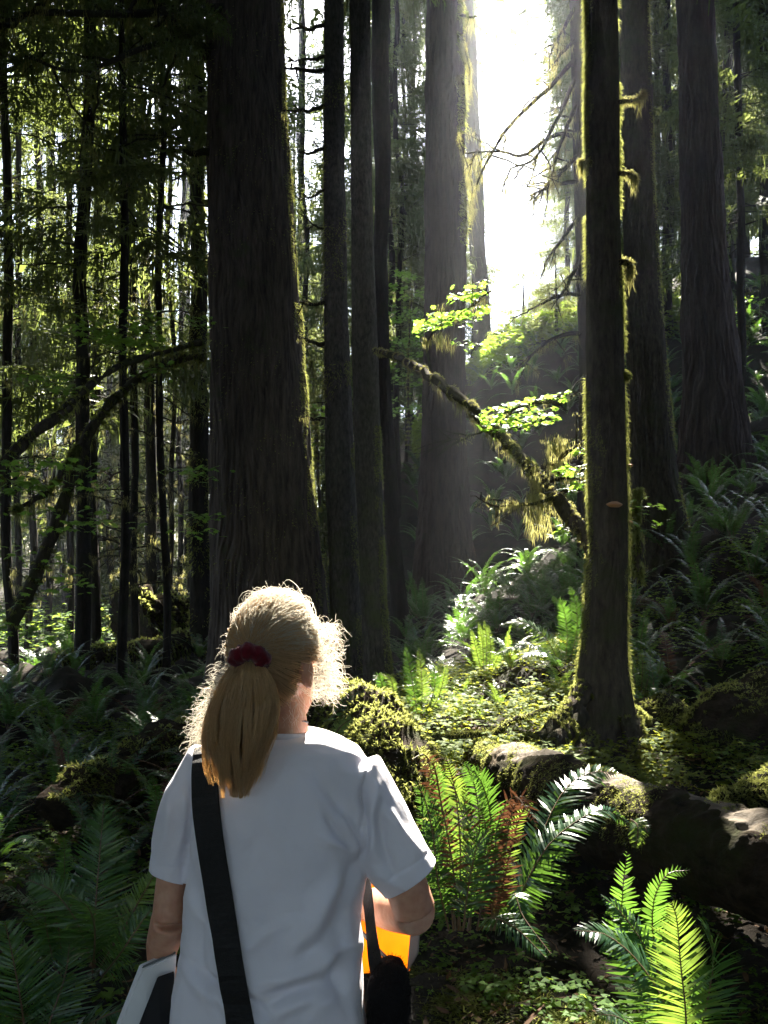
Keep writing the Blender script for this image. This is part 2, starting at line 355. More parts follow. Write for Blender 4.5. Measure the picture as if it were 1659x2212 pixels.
def trunk_mb(prof, Y, ztop, rtop, nang, dz, amp, fn, flare=0.0, fh=.8, lobes=0, seed=0, wob=.0):
    rg = np.random.default_rng(seed)
    pr = sorted(prof, key=lambda q: -q[0]); cz, cx, cr = [], [], []
    for v, ul, ur in pr:
        a, b = P(ul, v, Y), P(ur, v, Y); cz.append(a[2]); cx.append((a[0]+b[0])/2); cr.append((b[0]-a[0])/2)
    cz, cx, cr = map(np.array, (cz, cx, cr))
    zb = min(Hs(cx[0], Y) - .35, cz[0]-.05); zvis = P(CU, -60, Y)[2]
    z = np.concatenate([np.arange(zb, zvis, dz), np.linspace(zvis, ztop, 26)])
    slope = (cx[-1]-cx[-3])/(cz[-1]-cz[-3]+1e-6)
    X = np.interp(z, cz, cx); up = z > cz[-1]; X[up] = cx[-1] + slope*.6*(z[up]-cz[-1])
    Rr = np.interp(z, cz, cr); Rr[up] = cr[-1] + (rtop-cr[-1])*((z[up]-cz[-1])/(ztop-cz[-1]))
    if len(z) > 9:                                  # smooth the profile
        k = np.ones(7)/7; pad = lambda a: np.convolve(np.pad(a, 3, 'edge'), k, 'valid'); X = pad(pad(X)); Rr = pad(pad(Rr))
    X = X + wob*snoise(np.stack([z, z*0], -1), .15, seed+3, 2); Yc = Y + wob*snoise(np.stack([z, z*0], -1), .15, seed+9, 2)*np.ones(len(z))
    th = np.arange(nang)/nang*2*math.pi; T, ZZ = np.meshgrid(th, z)
    wv = .35*np.cos(2.1*ZZ + 2*T + 1.3) + .3*np.cos(.9*ZZ - 3*T) + .22*np.cos(5.3*ZZ + 5*T + 2)
    n1 = np.zeros_like(T)
    for k in range(7):
        kk = max(2, int(fn*rg.uniform(.5, 1.5))); n1 += np.cos(kk*(T + wv*2.2/fn*3) + rg.uniform(-1.6, 1.6)*ZZ*(2+k*.5) + rg.uniform(0, 6.28))
    n1 /= 2.0
    n2 = snoise(np.stack([np.cos(T)*1.5, np.sin(T)*1.5, ZZ*.6], -1), .9, seed+1, 3)
    d = amp*(-np.exp(-(n1/.33)**2)*1.1 + .25*np.clip(n1, -1, 1)) + amp*.95*n2*.6
    RR = Rr[:, None]*np.ones_like(T)
    if flare or lobes:
        gz = Hs(cx[0], Y); e = np.exp(-np.clip(z-gz, 0, None)/fh)[:, None]
        lb = sum(np.cos(int(j)*T + p) for j, p in zip((2, 3, 5)[:3], rg.uniform(0, 6.28, 3)))/3
        RR = RR*(1 + e*flare*(1 + lobes*lb))
    RR = RR + d
    V = np.stack([X[:, None] + RR*np.cos(T), Yc[:, None] + RR*np.sin(T), ZZ], -1)
    m = MB(); K = len(z); i = np.arange(K-1)[:, None]*nang; j = np.arange(nang)[None]; j2 = (j+1) % nang
    m.add(V, np.stack([i+j, i+j2, i+nang+j2, i+nang+j], -1).reshape(-1, 4))
    cxy = lambda q: (float(np.interp(q, z, X)), float(np.interp(q, z, Yc)))
    rad = lambda q: float(np.interp(q, z, Rr))
    return m, V, cxy, rad, zb, zvis
def fuzz(mb, Pn, Nn, n, rg, L=(.015, .04), w=(.003, .007), mat=0, down=.7, thresh=-.2, f=1.2, seed=1, zj=.012):
    """moss: short strands clumped by noise, hanging off the surface points"""
    w_ = snoise(Pn, f, seed, 3); idx = np.where(w_ > thresh)[0]
    if len(idx) == 0: return
    idx = rg.choice(idx, n); p = Pn[idx] + rg.normal(0, .006, (n, 3)) + np.stack([np.zeros(n), np.zeros(n), rg.uniform(-zj, zj, n)], -1); nn = nrm(Nn[idx])
    d = nrm(nn + rg.normal(0, .45, (n, 3)) + np.array([0, 0, -1])*rg.uniform(0, down, (n, 1)))
    side = nrm(np.cross(d, rg.normal(size=(n, 3))))
    strips(mb, p - d*.004, d, side, rg.uniform(*L, n), rg.uniform(*w, n), mat, bend=np.tile([0, 0, -.35*down], (n, 1)), seg=2)
def beard(mb, p, n, L, spread, rg, mat=0, w=(.004, .010)):
    """hanging moss below point p"""
    n = int(n*1.7); w = (w[0]*.5, w[1]*.62)
    p = np.asarray(p, float); b = p + np.stack([rg.normal(0, spread, n), rg.normal(0, spread, n), rg.normal(0, spread*.7, n)], -1)
    ln = L*rg.uniform(.12, 1.0, n)**1.3*np.exp(-((b-p)[:, :2]**2).sum(1)/(2*(spread*1.2)**2))
    d = nrm(np.stack([rg.normal(0, .12, n), rg.normal(0, .12, n), -np.ones(n)], -1)); a = rg.uniform(0, 6.28, n)
    side = np.stack([np.cos(a), np.sin(a), 0*a], -1)
    strips(mb, b, d, side, ln, rg.uniform(*w, n), mat, bend=np.stack([rg.normal(0, .1, n), rg.normal(0, .1, n), 0*a], -1), seg=3)
def dead_branch(mb, p, d, L, r, rg, mat_w=0, mat_m=1, moss=1.0, sub=3, sag=.15, mossL=.15, nseg=9):
    p = np.asarray(p, float); d = nrm(d); s = np.linspace(0, 1, nseg)
    pts = p + d*(s*L)[:, None]; pts[:, 2] += -sag*L*s*s; pts[1:] += np.cumsum(rg.normal(0, .022*L, (nseg-1, 3)), 0)
    tube(mb, pts, r*(1-.85*s)+.0025, 6, mat_w)
    for q in range(int(moss*L*9)):
        k = rg.integers(1, nseg); beard(mb, pts[k] + rg.normal(0, .03, 3), rg.integers(5, 14), mossL*rg.uniform(.4, 1.3), .03, rg, mat_m)
    for q in range(sub):
        k = rg.integers(2, nseg-1); dd = nrm(d + rg.normal(0, .55, 3)); LL = L*rg.uniform(.2, .5)
        dead_branch(mb, pts[k], dd, LL, r*.45, rg, mat_w, mat_m, moss*.8, max(0, sub-2), sag, mossL*.8, 6)

TREE = {}
def big_tree(key, name, label, prof, Y, bark, ztop, rtop, nang, dz, amp, fn, flare=.0, fh=.8, lobes=0, seed=0, wob=0,
             crown_z=None, crown_r=3.2, crown_n=120, fol='needle', group=None, moss=None):
    m, V, cxy, rad, zb, zvis = trunk_mb(prof, Y, ztop, rtop, nang, dz, amp, fn, flare, fh, lobes, seed, wob)
    x0, y0 = cxy(zb+.3); t = thing(name, (x0, y0, Hs(x0, y0)), label, 'tree', group)
    put('trunk', m, M[bark], t); rg = np.random.default_rng(seed+50)
    if crown_z:
        c = MB(); crown(rg, cxy, crown_z[0], crown_z[1], crown_r, crown_n, c); put('crown', c, [M[fol], M['branch']], t, smooth=False)
    TREE[key] = dict(t=t, V=V, cxy=cxy, rad=rad, Y=Y, rg=rg)
    if moss:
        K = V.reshape(-1, 3); cen = np.array([cxy(q) for q in V[:, 0, 2]]); N = V.copy(); N[..., 0] -= cen[:, None, 0]; N[..., 1] -= cen[:, None, 1]; N[..., 2] = 0
        N = nrm(N).reshape(-1, 3); sel = (K[:, 2] < zvis+.3) & (N[:, 1] < .75)
        for (n, L, w, th, side) in moss:
            s2 = sel if side is None else sel & side(K, N)
            f = MB(); fuzz(f, K[s2] + np.stack([rg.normal(0, .004, s2.sum()), rg.normal(0, .004, s2.sum()), rg.uniform(-dz*.5, dz*.5, s2.sum())], -1), N[s2], n, rg, L, w, 0, .8, th, 1.0, seed+8, dz); put('moss', f, M['moss'], t, smooth=False)
    return TREE[key]

big_tree('A', 'old_growth_tree', 'huge dark furrowed trunk rising directly behind the woman\'s head',
  [(0,450,610),(300,449,622),(500,452,637),(700,455,650),(1000,456,674),(1200,457,692),(1330,457,706),(1440,452,722)], 13, 'bark_big', 42, .3, 380, .035, .028, 34, .12, .5, .3, 1,
  crown_z=(11.5, 40), crown_r=5, crown_n=170, moss=[(15000, (.015, .042), (.004, .009), -.35, lambda K, N: (N[:, 0] > .88)), (3000, (.02, .04), (.005, .01), .5, None)])
big_tree('B', 'conifer_tree', 'slim dark trunk hung with moss clumps just left of the huge trunk',
  [(0,413,440),(300,412,441),(600,413,446),(900,413,452),(1200,411,455),(1440,405,460)], 19, 'bark_thin', 30, .08, 60, .08, .012, 10, .2, .4, .3, 2, .03,
  crown_z=(9.5, 29), crown_r=2.6, crown_n=80, fol='needle_olive', moss=[(5000, (.03, .10), (.01, .025), .1, None)])
big_tree('C1', 'conifer_tree', 'straight grey trunk, left one of the close pair beside the huge trunk',
  [(0,700,742),(400,700,745),(700,700,753),(1000,702,766),(1300,714,778),(1490,716,792)], 12.6, 'bark_grey', 34, .1, 120, .05, .007, 16, .12, .4, .3, 3, .0,
  crown_z=(12, 33), crown_r=3, crown_n=100, moss=[(5000, (.01, .03), (.004, .009), -.2, lambda K, N: (N[:, 0] > .55) & (K[:, 2] < 4.5)), (2500, (.02, .06), (.006, .012), .2, lambda K, N: K[:, 2] > 4)])
big_tree('C2', 'conifer_tree', 'grey trunk with mossy green foot, right one of the close pair',
  [(0,757,800),(400,758,802),(800,762,818),(1000,766,823),(1300,780,834),(1495,785,850)], 12, 'bark_grey', 35, .1, 120, .05, .007, 16, .12, .4, .3, 4, .0,
  crown_z=(12, 34), crown_r=3, crown_n=100, moss=[(9000, (.01, .035), (.004, .009), -.6, lambda K, N: (N[:, 0] > .5) & (K[:, 2] < 3.5))])
big_tree('C3', 'conifer_tree', 'dim bent trunk in shade between the close grey pair and the red-brown trunk',
  [(0,806,846),(300,806,842),(600,806,836),(900,822,850),(1200,838,868),(1370,846,888)], 18, 'bark_thin', 30, .1, 60, .08, .012, 12, .15, .4, .3, 5, .02, crown_z=(13, 29), crown_r=2.6, crown_n=70)
big_tree('D', 'redwood_tree', 'thick straight red-brown trunk left of the bright gap of sky, its top veiled by glare',
  [(0,922,1000),(300,919,1003),(500,918,1008),(700,916,1005),(900,912,1004),(1100,905,1012),(1320,890,1038)], 22, 'bark_red', 46, .3, 240, .05, .035, 24, .15, .7, .4, 6, .0, crown_z=(17, 45), crown_r=4.6, crown_n=150,
  moss=[(2500, (.05, .16), (.015, .03), -.2, lambda K, N: (N[:, 0] > .55) & (K[:, 2] > 9.5))])
big_tree('D2', 'conifer_tree', 'distant sunlit trunk peeping out along the right side of the red-brown trunk',
  [(0,992,1022),(400,1010,1044),(600,1020,1055),(850,1014,1062)], 36, 'bark_thin', 40, .15, 60, .12, .02, 12, 0, .5, 0, 7, .03, crown_z=(23.5, 39), crown_r=3.5, crown_n=70)
big_tree('F0', 'conifer_tree', 'thin dark trunk with many dead mossy branches reaching left into the bright gap',
  [(0,1232,1258),(400,1240,1266),(800,1250,1276),(1260,1246,1282)], 17, 'bark_thin', 30, .06, 60, .08, .01, 10, .15, .4, .3, 8, .02, crown_z=(13, 29), crown_r=2.8, crown_n=90, fol='needle_olive')
big_tree('E', 'mossy_tree', 'mossy trunk standing by the fallen log with spreading roots, both edges glowing in the sun',
  [(0,1263,1334),(400,1266,1338),(800,1267,1347),(1000,1270,1352),(1150,1272,1356),(1350,1262,1353),(1450,1250,1355),(1560,1240,1372),(1660,1226,1392)], 7.5, 'bark_moss', 27, .08, 220, .022, .006, 16, .10, .3, .5, 9, .0,
  crown_z=(8.5, 26), crown_r=2.8, crown_n=90, moss=[(12000, (.006, .022), (.002, .004), .2, None), (22000, (.012, .045), (.002, .005), -.9, lambda K, N: (np.abs(N[:, 0]) > .86)), (26000, (.010, .034), (.002, .005), -.6, lambda K, N: K[:, 2] < .75)])
big_tree('F', 'conifer_tree', 'broad shaded trunk with a wide base close behind the mossy tree on its right',
  [(0,1340,1402),(400,1345,1412),(700,1352,1432),(1000,1362,1458),(1150,1366,1482),(1215,1360,1505)], 14, 'bark_moss', 38, .2, 180, .05, .014, 20, .2, .6, .4, 10, .0, crown_z=(11.5, 37), crown_r=3.6, crown_n=120,
  moss=[(7000, (.015, .05), (.005, .01), -.3, lambda K, N: (N[:, 0] > .6))])
big_tree('G', 'redwood_tree', 'massive furrowed dark trunk on the slope near the right edge of the photo',
  [(0,1466,1540),(300,1470,1552),(600,1474,1572),(800,1478,1598),(1000,1474,1618),(1070,1462,1642)], 20, 'bark_red', 45, .3, 220, .05, .035, 24, .15, .7, .4, 11, .0, crown_z=(16.5, 44), crown_r=4.2, crown_n=130)
for k, (ut, ub, wt, wb, Y, vb, lab) in enumerate([(1590,1606,14,18,24,1000,'thin brown trunk standing just right of the massive trunk near the right edge'),
        (1650,1662,20,24,27,950,'dim trunk cut by the right edge of the photo'), (1440,1450,14,20,30,800,'slender far trunk between the broad shaded trunk and the massive right-hand one')]):
    big_tree('R%d' % k, 'conifer_tree', lab, [(0, ut-wt/2, ut+wt/2), (vb*.5, (ut+ub)/2-(wt+wb)/4, (ut+ub)/2+(wt+wb)/4), (vb, ub-wb/2, ub+wb/2)], Y, 'bark_thin', 26, .06, 40, .12, .01, 8, .1, .4, .2, 20+k, .04, crown_z=(10, 25), crown_r=2.6, crown_n=90, fol=('needle', 'needle_olive')[k % 2])

# thin conifers of the left background: (u at top, u at foot, width, Y, v of foot)
THIN = [(8,20,22,17,1370),(42,36,14,22,1350),(92,62,16,24,1345),(118,108,12,27,1335),(152,150,15,23,1350),(192,174,32,16.5,1395),(216,203,22,19,1390),(262,274,20,15,1450),
        (288,287,17,18,1405),(300,332,24,22,1385),(322,318,10,25,1340),(352,349,16,17,1415),(364,373,11,22,1370),(396,388,12,28,1330)]
ORD = ['leftmost', 'second', 'third', 'fourth', 'fifth', 'sixth', 'seventh', 'eighth', 'ninth', 'tenth', 'eleventh', 'twelfth', 'thirteenth', 'fourteenth']
for k, (ut, ub, w, Y, vb) in enumerate(THIN):
    lab = '%s from the left edge among the thin dark conifer trunks left of the huge trunk' % ORD[k]
    tr = big_tree('L%d' % k, 'slender_conifer', lab, [(0, ut-w*.38, ut+w*.38), (vb*.5, (ut+ub)/2-w*.44, (ut+ub)/2+w*.44), (vb, ub-w/2, ub+w/2)], Y, 'bark_thin', 24, .04, 36, .12, .008, 8, .15, .4, .3, 40+k, .05,
             crown_z=(4.5+.8*(k % 4), 23.5), crown_r=2.3+.3*(k % 3), crown_n=62, fol=('needle', 'needle_olive', 'needle')[k % 3], group='thin conifers left of the huge trunk')
    rg = tr['rg']; d = MB()
    for q in range(16):
        z = rg.uniform(1.5, 9); a = rg.uniform(0, 6.28); x, y = tr['cxy'](z)
        dead_branch(d, (x, y, z), (math.cos(a), math.sin(a), rg.uniform(-.3, .25)), rg.uniform(.5, 1.6), .016, rg, 0, 1, .8, 2, .2, .22)
    put('dead_branches', d, [M['branch'], M['lichen']], tr['t'], smooth=False)
rg = np.random.default_rng(500)
DEEP = [(rg.uniform(-120, 700), rg.uniform(30, 47)) for k in range(24)] + [(rg.uniform(1380, 1750), rg.uniform(27, 44)) for k in range(9)] + [(u, Y) for u, Y in ((870,34),(885,44),(842,29),(1250,40),(1300,36),(1225,48))]
for k, (u, Y) in enumerate(DEEP):
    x = (u-CU)/F*Y; z0 = Hs(x, Y); vb = proj([x, Y, z0])[1]; w = rg.uniform(9, 17)
    left = u < 700; mid = 700 < u < 1380
    big_tree('Q%d' % k, 'distant_conifer', 'hazy conifer deep in the forest behind the thin trunks on the left' if left else ('hazy conifer on the hilltop behind the straight trunks in the middle' if mid else 'dim conifer high on the wooded slope at the right edge'),
        [(0, u-w*.4, u+w*.4), (vb*.5, u-w*.45, u+w*.45), (float(vb), u-w/2, u+w/2)], Y, 'bark_thin', z0+rg.uniform(20, 30), .04, 16, .3, .008, 5, .1, .4, .2, 100+k, .08,
        crown_z=(z0+rg.uniform(2, 6), z0+25), crown_r=2.9, crown_n=75, fol=('needle', 'needle_olive')[k % 2], group='deep forest conifers on the left' if left else ('hilltop conifers in the middle' if mid else 'conifers on the right slope'))

# dense dark conifers that close the view behind the straight trunks
for k, (u, Y, cr, n, zlo, lab) in enumerate([(862,28,2.6,190,.30,'dense dark conifer filling the space between the bent trunk and the red-brown trunk'),(893,37,3.2,190,.25,'blue-green dense conifer just left of the red-brown trunk, behind the slope'),
        (655,31,2.8,170,.05,'dense conifer low between the huge trunk and the grey pair'),(770,33,3.2,170,.15,'dense conifer hidden behind the close pair of grey trunks'),(700,40,3.5,150,.1,'far dense conifer seen past the left side of the grey pair'),
        (1255,33,3.0,170,.3,'dense conifer behind the thin trunk with dead branches'),(1320,29,3.2,190,.3,'dense conifer behind the mossy tree'),(1435,33,3.2,190,.25,'dense sunlit conifer between the broad shaded trunk and the massive trunk'),
        (1580,31,3.4,200,.25,'dense conifer at the right of the massive trunk on the slope'),(1650,36,3.6,190,.2,'dense conifer at the right edge high on the slope'),(1500,42,3.6,150,.2,'dense conifer hidden behind the massive right-hand trunk'),(470,36,3.8,150,.1,'dense conifer just left of the huge trunk'),(560,30,3.8,150,.1,'dense conifer hidden behind the huge trunk'),(1618,43,4.2,190,.1,'dense conifer on the crest seen past the right side of the massive trunk')]):
    x = (u-CU)/F*Y; z0 = Hs(x, Y); vb = float(proj([x, Y, z0])[1]); w = 13; zt = z0 + 30
    big_tree('N%d' % k, 'dense_conifer', lab, [(0, u-w*.4, u+w*.4), (vb*.5, u-w*.45, u+w*.45), (vb, u-w/2, u+w/2)], Y, 'bark_thin', zt, .04, 16, .3, .008, 5, .1, .4, .2, 200+k, .08,
        crown_z=(z0+30*zlo*.35+.6, zt), crown_r=cr, crown_n=n, fol=('needle', 'needle_olive')[k in (7, 2, 9)], group='dense conifers closing the view')
for k, (u, Y, lab) in enumerate([(958,44,'tall redwood added out of sight behind the red-brown trunk, its crown above the gap blocking sun'),(1295,44,'tall redwood added out of sight behind the mossy tree, its crown above the gap blocking sun'),(1300,52,'far redwood added out of sight behind the mossy tree, its crown blocking sun')]):
    x = (u-CU)/F*Y; z0 = Hs(x, Y); vb = float(proj([x, Y, z0])[1]); w = 26
    big_tree('K%d' % k, 'redwood_tree', lab, [(0, u-w*.4, u+w*.4), (vb*.5, u-w*.45, u+w*.45), (vb, u-w/2, u+w/2)], Y, 'bark_red', z0+46, .1, 24, .3, .02, 8, .1, .4, .2, 230+k, .05, crown_z=(1.6+.65*Y, 1.6+.65*Y+19), crown_r=9, crown_n=420)  # hidden redwoods added so their crowns shade the slope and the dip
# unseen trees added beside and behind the viewer to block sky light
rg = np.random.default_rng(905); sw = MB(); k = 0
while k < 84:
    a = rg.uniform(0, 6.283); r_ = rg.uniform(3.5, 22); x, y = math.cos(a)*r_, 3+math.sin(a)*r_
    if y > 1 and abs(x) < .47*y + (1.6 if y > 5 else 3.0): continue
    if math.hypot(x, y) < 3.5: continue
    k += 1; z0 = Hs(x, y); tube(sw, [(x, y, z0-.3), (x+.1, y, z0+12), (x, y, z0+28)], [.25, .18, .03], 10, 1)
    crown(rg, lambda q: (x, y), z0+(3.5 if y < 4 else 7), z0+28, 3.8 if y < 4 else 4.6, 92, sw, coarse=True, outside=True)
tag(put('sky_blocking_trees', sw, [M['needle_olive'], M['branch']], smooth=False), 'unseen conifers added around and behind the viewpoint to block sky light', 'wood', kind='stuff')
# far-off wood as one mass
rg = np.random.default_rng(900); fw = MB()
for k in range(84):
    Y = rg.uniform(48, 66); x = rg.uniform(-40, 34)
    if 1030 < CU + x/Y*F < 1200: continue
    z0 = Hs(x, Y); tube(fw, [(x, Y, z0-.3), (x+.1, Y, z0+12), (x, Y, z0+24)], [.22, .16, .03], 8, 1)
    crown(rg, lambda q: (x, Y), z0+.8, z0+25, 3.6, 75, fw, coarse=False)
tag(put('far_wood', fw, [M['needle'], M['branch']], smooth=False), 'far-off conifer wood closing the view behind the trees', 'wood', kind='stuff')
# ------------------------------------------------------------------ boughs, stubs and moss on the big trees
def at_trunk(key, v):
    T = TREE[key]; z = P(CU, v, T['Y'])[2]; x, y = T['cxy'](z); return x, y, z, T['rad'](z)
def limb_to(key, v, pts, r, name='limb', moss=1.0, sub=3, mossL=.2, foliage=0):
    """a branch of tree `key` starting at the trunk at picture row v and running through (u, v, Y)"""
    T = TREE[key]; rg = T['rg']; x, y, z, rr = at_trunk(key, v); q = np.array([P(*a) for a in pts])
    d0 = nrm((q[0]-np.array([x, y, z]))*[1, 1, 0]); W = spline(np.vstack([np.array([x, y, z]) + d0*rr*.6, q]), 14)
    W[2:] += np.cumsum(rg.normal(0, .012, (12, 3)), 0)
    mb = MB(); tube(mb, W, np.linspace(r, r*.3, 14), 8)
    L = np.linalg.norm(np.diff(W, axis=0), axis=1).sum()
    for k in range(sub):
        i = rg.integers(3, 14); t = nrm(W[min(13, i)]-W[i-1]); dead_branch(mb, W[i], nrm(t + rg.normal(0, .7, 3)), L*rg.uniform(.15, .4), r*.35, rg, 0, 1, moss, 1, .1, mossL)
    for k in range(int(moss*L*11)):
        i = rg.integers(1, 14); beard(mb, W[i] + rg.normal(0, r*.5, 3) - [0, 0, r*.6], rg.integers(6, 16), mossL*rg.uniform(.3, 1.3), .03, rg, 1)
    if foliage:
        for k in range(foliage):
            i = rg.integers(4, 14); B = FINE[rg.integers(8)]*rg.uniform(.5, 1.0); a = rg.uniform(0, 6.28); ca, sa = math.cos(a), math.sin(a)
            V = np.stack([W[i][0] + B[..., 0]*ca-B[..., 1]*sa, W[i][1] + B[..., 0]*sa+B[..., 1]*ca, W[i][2] + B[..., 2]], -1)
            mb.add(V.reshape(-1, 3), np.arange(len(V)*4).reshape(-1, 4), 2)
    put(name, mb, [M['branch'], M['lichen'], M['needle']], T['t'], smooth=False)
limb_to('A', 132, [(405,98,12.6),(372,55,12.2),(338,5,11.8),(300,-70,11.2)], .13, moss=1.3, sub=5, mossL=.3, foliage=8)
limb_to('A', 335, [(418,330,12.7),(392,328,12.5)], .07, 'stub', 1.2, 0, .3)
limb_to('A', 40, [(400,20,12),(250,30,11),(90,20,10),(-30,50,9.5)], .07, moss=1.5, sub=5, mossL=.25, foliage=16)
limb_to('A', 75, [(330,95,11.6),(190,150,10.6),(60,120,9.8)], .05, moss=1.2, sub=4, mossL=.22, foliage=9)
for v, pts in [(190, [(360,200,18.5),(240,190,18)]), (240, [(330,300,18),(250,260,17.5)]), (265, [(340,265,18.6),(280,275,18)]), (285, [(345,285,18.5),(300,290,18)]), (320, [(345,285,18),(300,240,17.5)]), (395, [(400,380,18.5),(370,400,18)])]:
    limb_to('B', v, pts, .05, moss=1.0, sub=3, mossL=.25)
for v, ue, ve, r in [(55,620,60,.035),(120,640,140,.03),(152,618,150,.04),(232,640,244,.035),(322,650,330,.03),(410,640,420,.02),(500,640,470,.02),(655,640,660,.03),(740,650,735,.035),(900,668,905,.02)]:
    limb_to('C1', v, [((700+ue)/2, (v+ve)/2+4, 12.5), (ue, ve, 12.3)], r, moss=1.0, sub=3, mossL=.12)
for v, ue, ve, r in [(38,1030,36,.05),(300,1022,420,.03),(60,1012,180,.04)]:
    limb_to('D', v, [((1000+ue)/2, (v+ve)/2, 21.5), (ue, ve, 21.4)], r, moss=2.5, sub=2, mossL=.8)
for v, pts in [(130, [(1180,195,16.6),(1110,260,16.4),(1060,330,16.2),(1025,395,16)]), (170, [(1205,250,16.6),(1160,330,16.3),(1100,352,16)]), (300, [(1200,290,16.6),(1130,335,16.4),(1085,330,16.2),(1000,335,16)]),
               (340, [(1200,390,16.6),(1160,440,16.4)]), (395, [(1190,400,16.7),(1140,424,16.4)]), (470, [(1215,520,16.6),(1190,560,16.4)]), (560, [(1225,620,16.7),(1200,650,16.5)]), (20, [(1215,60,16.6),(1195,120,16.3)]),
               (230, [(1215,300,16.6),(1185,400,16.3)]), (90, [(1212,110,16.7),(1190,150,16.5)]), (640, [(1200,630,16.6),(1150,650,16.2)]), (720, [(1190,730,16.6),(1130,790,16.2)])]:
    limb_to('F0', v, pts, .045, moss=1.5, sub=6, mossL=.28)
for v, pts, r in [(225, [(1355,218,7.4),(1378,214,7.4),(1390,202,7.4)], .022), (378, [(1352,374,7.4),(1366,378,7.4),(1371,388,7.4)], .022), (575, [(1354,565,7.4),(1360,580,7.4),(1358,592,7.4)], .03), (350, [(1262,352,7.4),(1256,350,7.4)], .022)]:
    T = TREE['E']; rg = T['rg']; x, y, z, rr = at_trunk('E', v); W = spline([(x, y, z)] + [P(*a) for a in pts], 8); mb = MB(); tube(mb, W, np.linspace(r, r*.5, 8), 8)
    N_ = nrm(rg.normal(size=(400, 3))); Q_ = W[rg.integers(2, 8, 400)] + N_*r*.8; fuzz(mb, Q_, N_, 900, rg, (.012, .04), (.003, .007), 1, .8, -9)
    for k in (5, 6, 7): beard(mb, W[k]-[0, 0, r*.5], 30, .20, .024, rg, 1, (.004, .009))
    put('stub', mb, [M['branch'], M['lichen']], T['t'], smooth=False)
def knob(key, u, v, Y, r, name, mat, parent):
    rg = np.random.default_rng(int(u)); bm = bmesh.new(); bmesh.ops.create_icosphere(bm, subdivisions=3, radius=1)
    V = np.array([q.co[:] for q in bm.verts]); f = np.array([[q.index for q in fc.verts] for fc in bm.faces]); bm.free()
    V = V*(r*(1+.18*snoise(V, .8, 3, 2)))[:, None] + P(u, v, Y); mb = MB(); mb.add(V, f)
    fuzz(mb, V, nrm(V-P(u, v, Y)), 900, rg, (.01, .03), (.003, .006), 0, .8, -9); return put(name, mb, mat, parent, smooth=False)
knob('E', 1349, 812, 7.45, .036, 'moss_knob', M['moss'], TREE['E']['t'])
for u, v, s, Y in [(1328,1090,.062,7.30),(1361,1006,.035,7.5),(1362,1128,.03,7.48)]:      # shelf fungi
    rg = np.random.default_rng(int(v)); c = P(u, v, Y); a = np.linspace(0, 2*math.pi, 25)[:-1]; out = nrm(np.array([.35 if u < 1340 else 1, -.9, 0])); rt = np.array([-out[1], out[0], 0]); mb = MB()
    rings = []
    for k, (rr, zz) in enumerate([(.05, -.30), (.55, -.28), (.9, -.08), (1, .05), (.85, .15), (.4, .32), (.05, .36)]):
        w = 1+.12*np.cos(3*a+1)+.07*np.cos(7*a); rings.append(c + s*(rt[None]*(np.cos(a)*rr*w*1.05)[:, None] + out[None]*(np.sin(a)*rr*w*.62)[:, None]) + np.array([0, 0, zz*s*1.15]))
    n = 24; i = np.arange(6)[:, None]*n; j = np.arange(n)[None]; j2 = (j+1) % n; mb.add(np.array(rings), np.stack([i+j, i+j2, i+n+j2, i+n+j], -1).reshape(-1, 4))
    t = put('shelf_fungus', mb, M['fungus']); tag(t, ['large orange shelf fungus on the front of the mossy trunk', 'upper small shelf fungus on the right edge of the mossy trunk', 'lower small shelf fungus on the right edge of the mossy trunk'][[1090, 1006, 1128].index(v)], 'fungus')
# spreading roots of the mossy tree
E = TREE['E']; rg = E['rg']
for pts, r0 in [([(1262,1490,7.4),(1225,1545,7.2),(1180,1585,7.0),(1135,1608,6.8)], .085), ([(1255,1540,7.25),(1215,1590,7.0),(1170,1618,6.75),(1130,1632,6.6)], .075), ([(1270,1600,7.1),(1240,1650,6.8),(1215,1680,6.55)], .08), ([(1360,1560,7.3),(1392,1640,7.0),(1405,1690,6.7)], .08), ([(1370,1540,7.5),(1420,1590,7.6),(1470,1625,7.6)], .06)]:
    W = spline([P(*a) for a in pts], 16); mb = MB(); ds = lambda V: .012*snoise(V, 6, 5, 3)
    V, ring = tube(mb, W, np.linspace(r0, r0*.45, 16), 14, 0, True, ds)
    up = ring.reshape(-1, 3); sel = up[:, 2] > -.1; fuzz(mb, V.reshape(-1, 3)[sel], up[sel], 5000, rg, (.01, .03), (.003, .006), 1, .5, -.3, 3)
    put('root', mb, [M['bark_moss'], M['moss']], E['t'])

# ------------------------------------------------------------------ maple leaves
_a = np.array([0, 12, 24, 38, 52, 66, 82, 96, 112, 130, 150, 165])  # half outline of a lobed leaf
_r = np.array([1.0, .72, .62, .95, .66, .58, .85, .52, .50, .62, .35, .12])
LEAF = np.concatenate([np.stack([np.cos(np.radians(_a))*_r, np.sin(np.radians(_a))*_r], -1), np.stack([np.cos(np.radians(-_a[::-1][:-1]))*_r[::-1][:-1], np.sin(np.radians(-_a[::-1][:-1]))*_r[::-1][:-1]], -1)])
def leaves(mb, cen, size, rg, tilt=.35, mat=0):
    cen = np.asarray(cen, float); n = len(cen); k = len(LEAF)
    nn = nrm(np.stack([rg.normal(0, tilt, n), rg.normal(0, tilt, n), np.ones(n)], -1)); a = rg.uniform(0, 6.28, n)
    x = nrm(np.cross(nn, np.stack([np.cos(a), np.sin(a), 0*a], -1))); y = np.cross(nn, x); s = size*rg.uniform(.6, 1.25, n)
    dr = -.25*(LEAF**2).sum(1)
    V = cen[:, None] + s[:, None, None]*(x[:, None]*LEAF[None, :, :1] + y[:, None]*LEAF[None, :, 1:] + nn[:, None]*dr[None, :, None])
    mb.add(V.reshape(-1, 3), np.arange(n*k).reshape(n, k), mat)
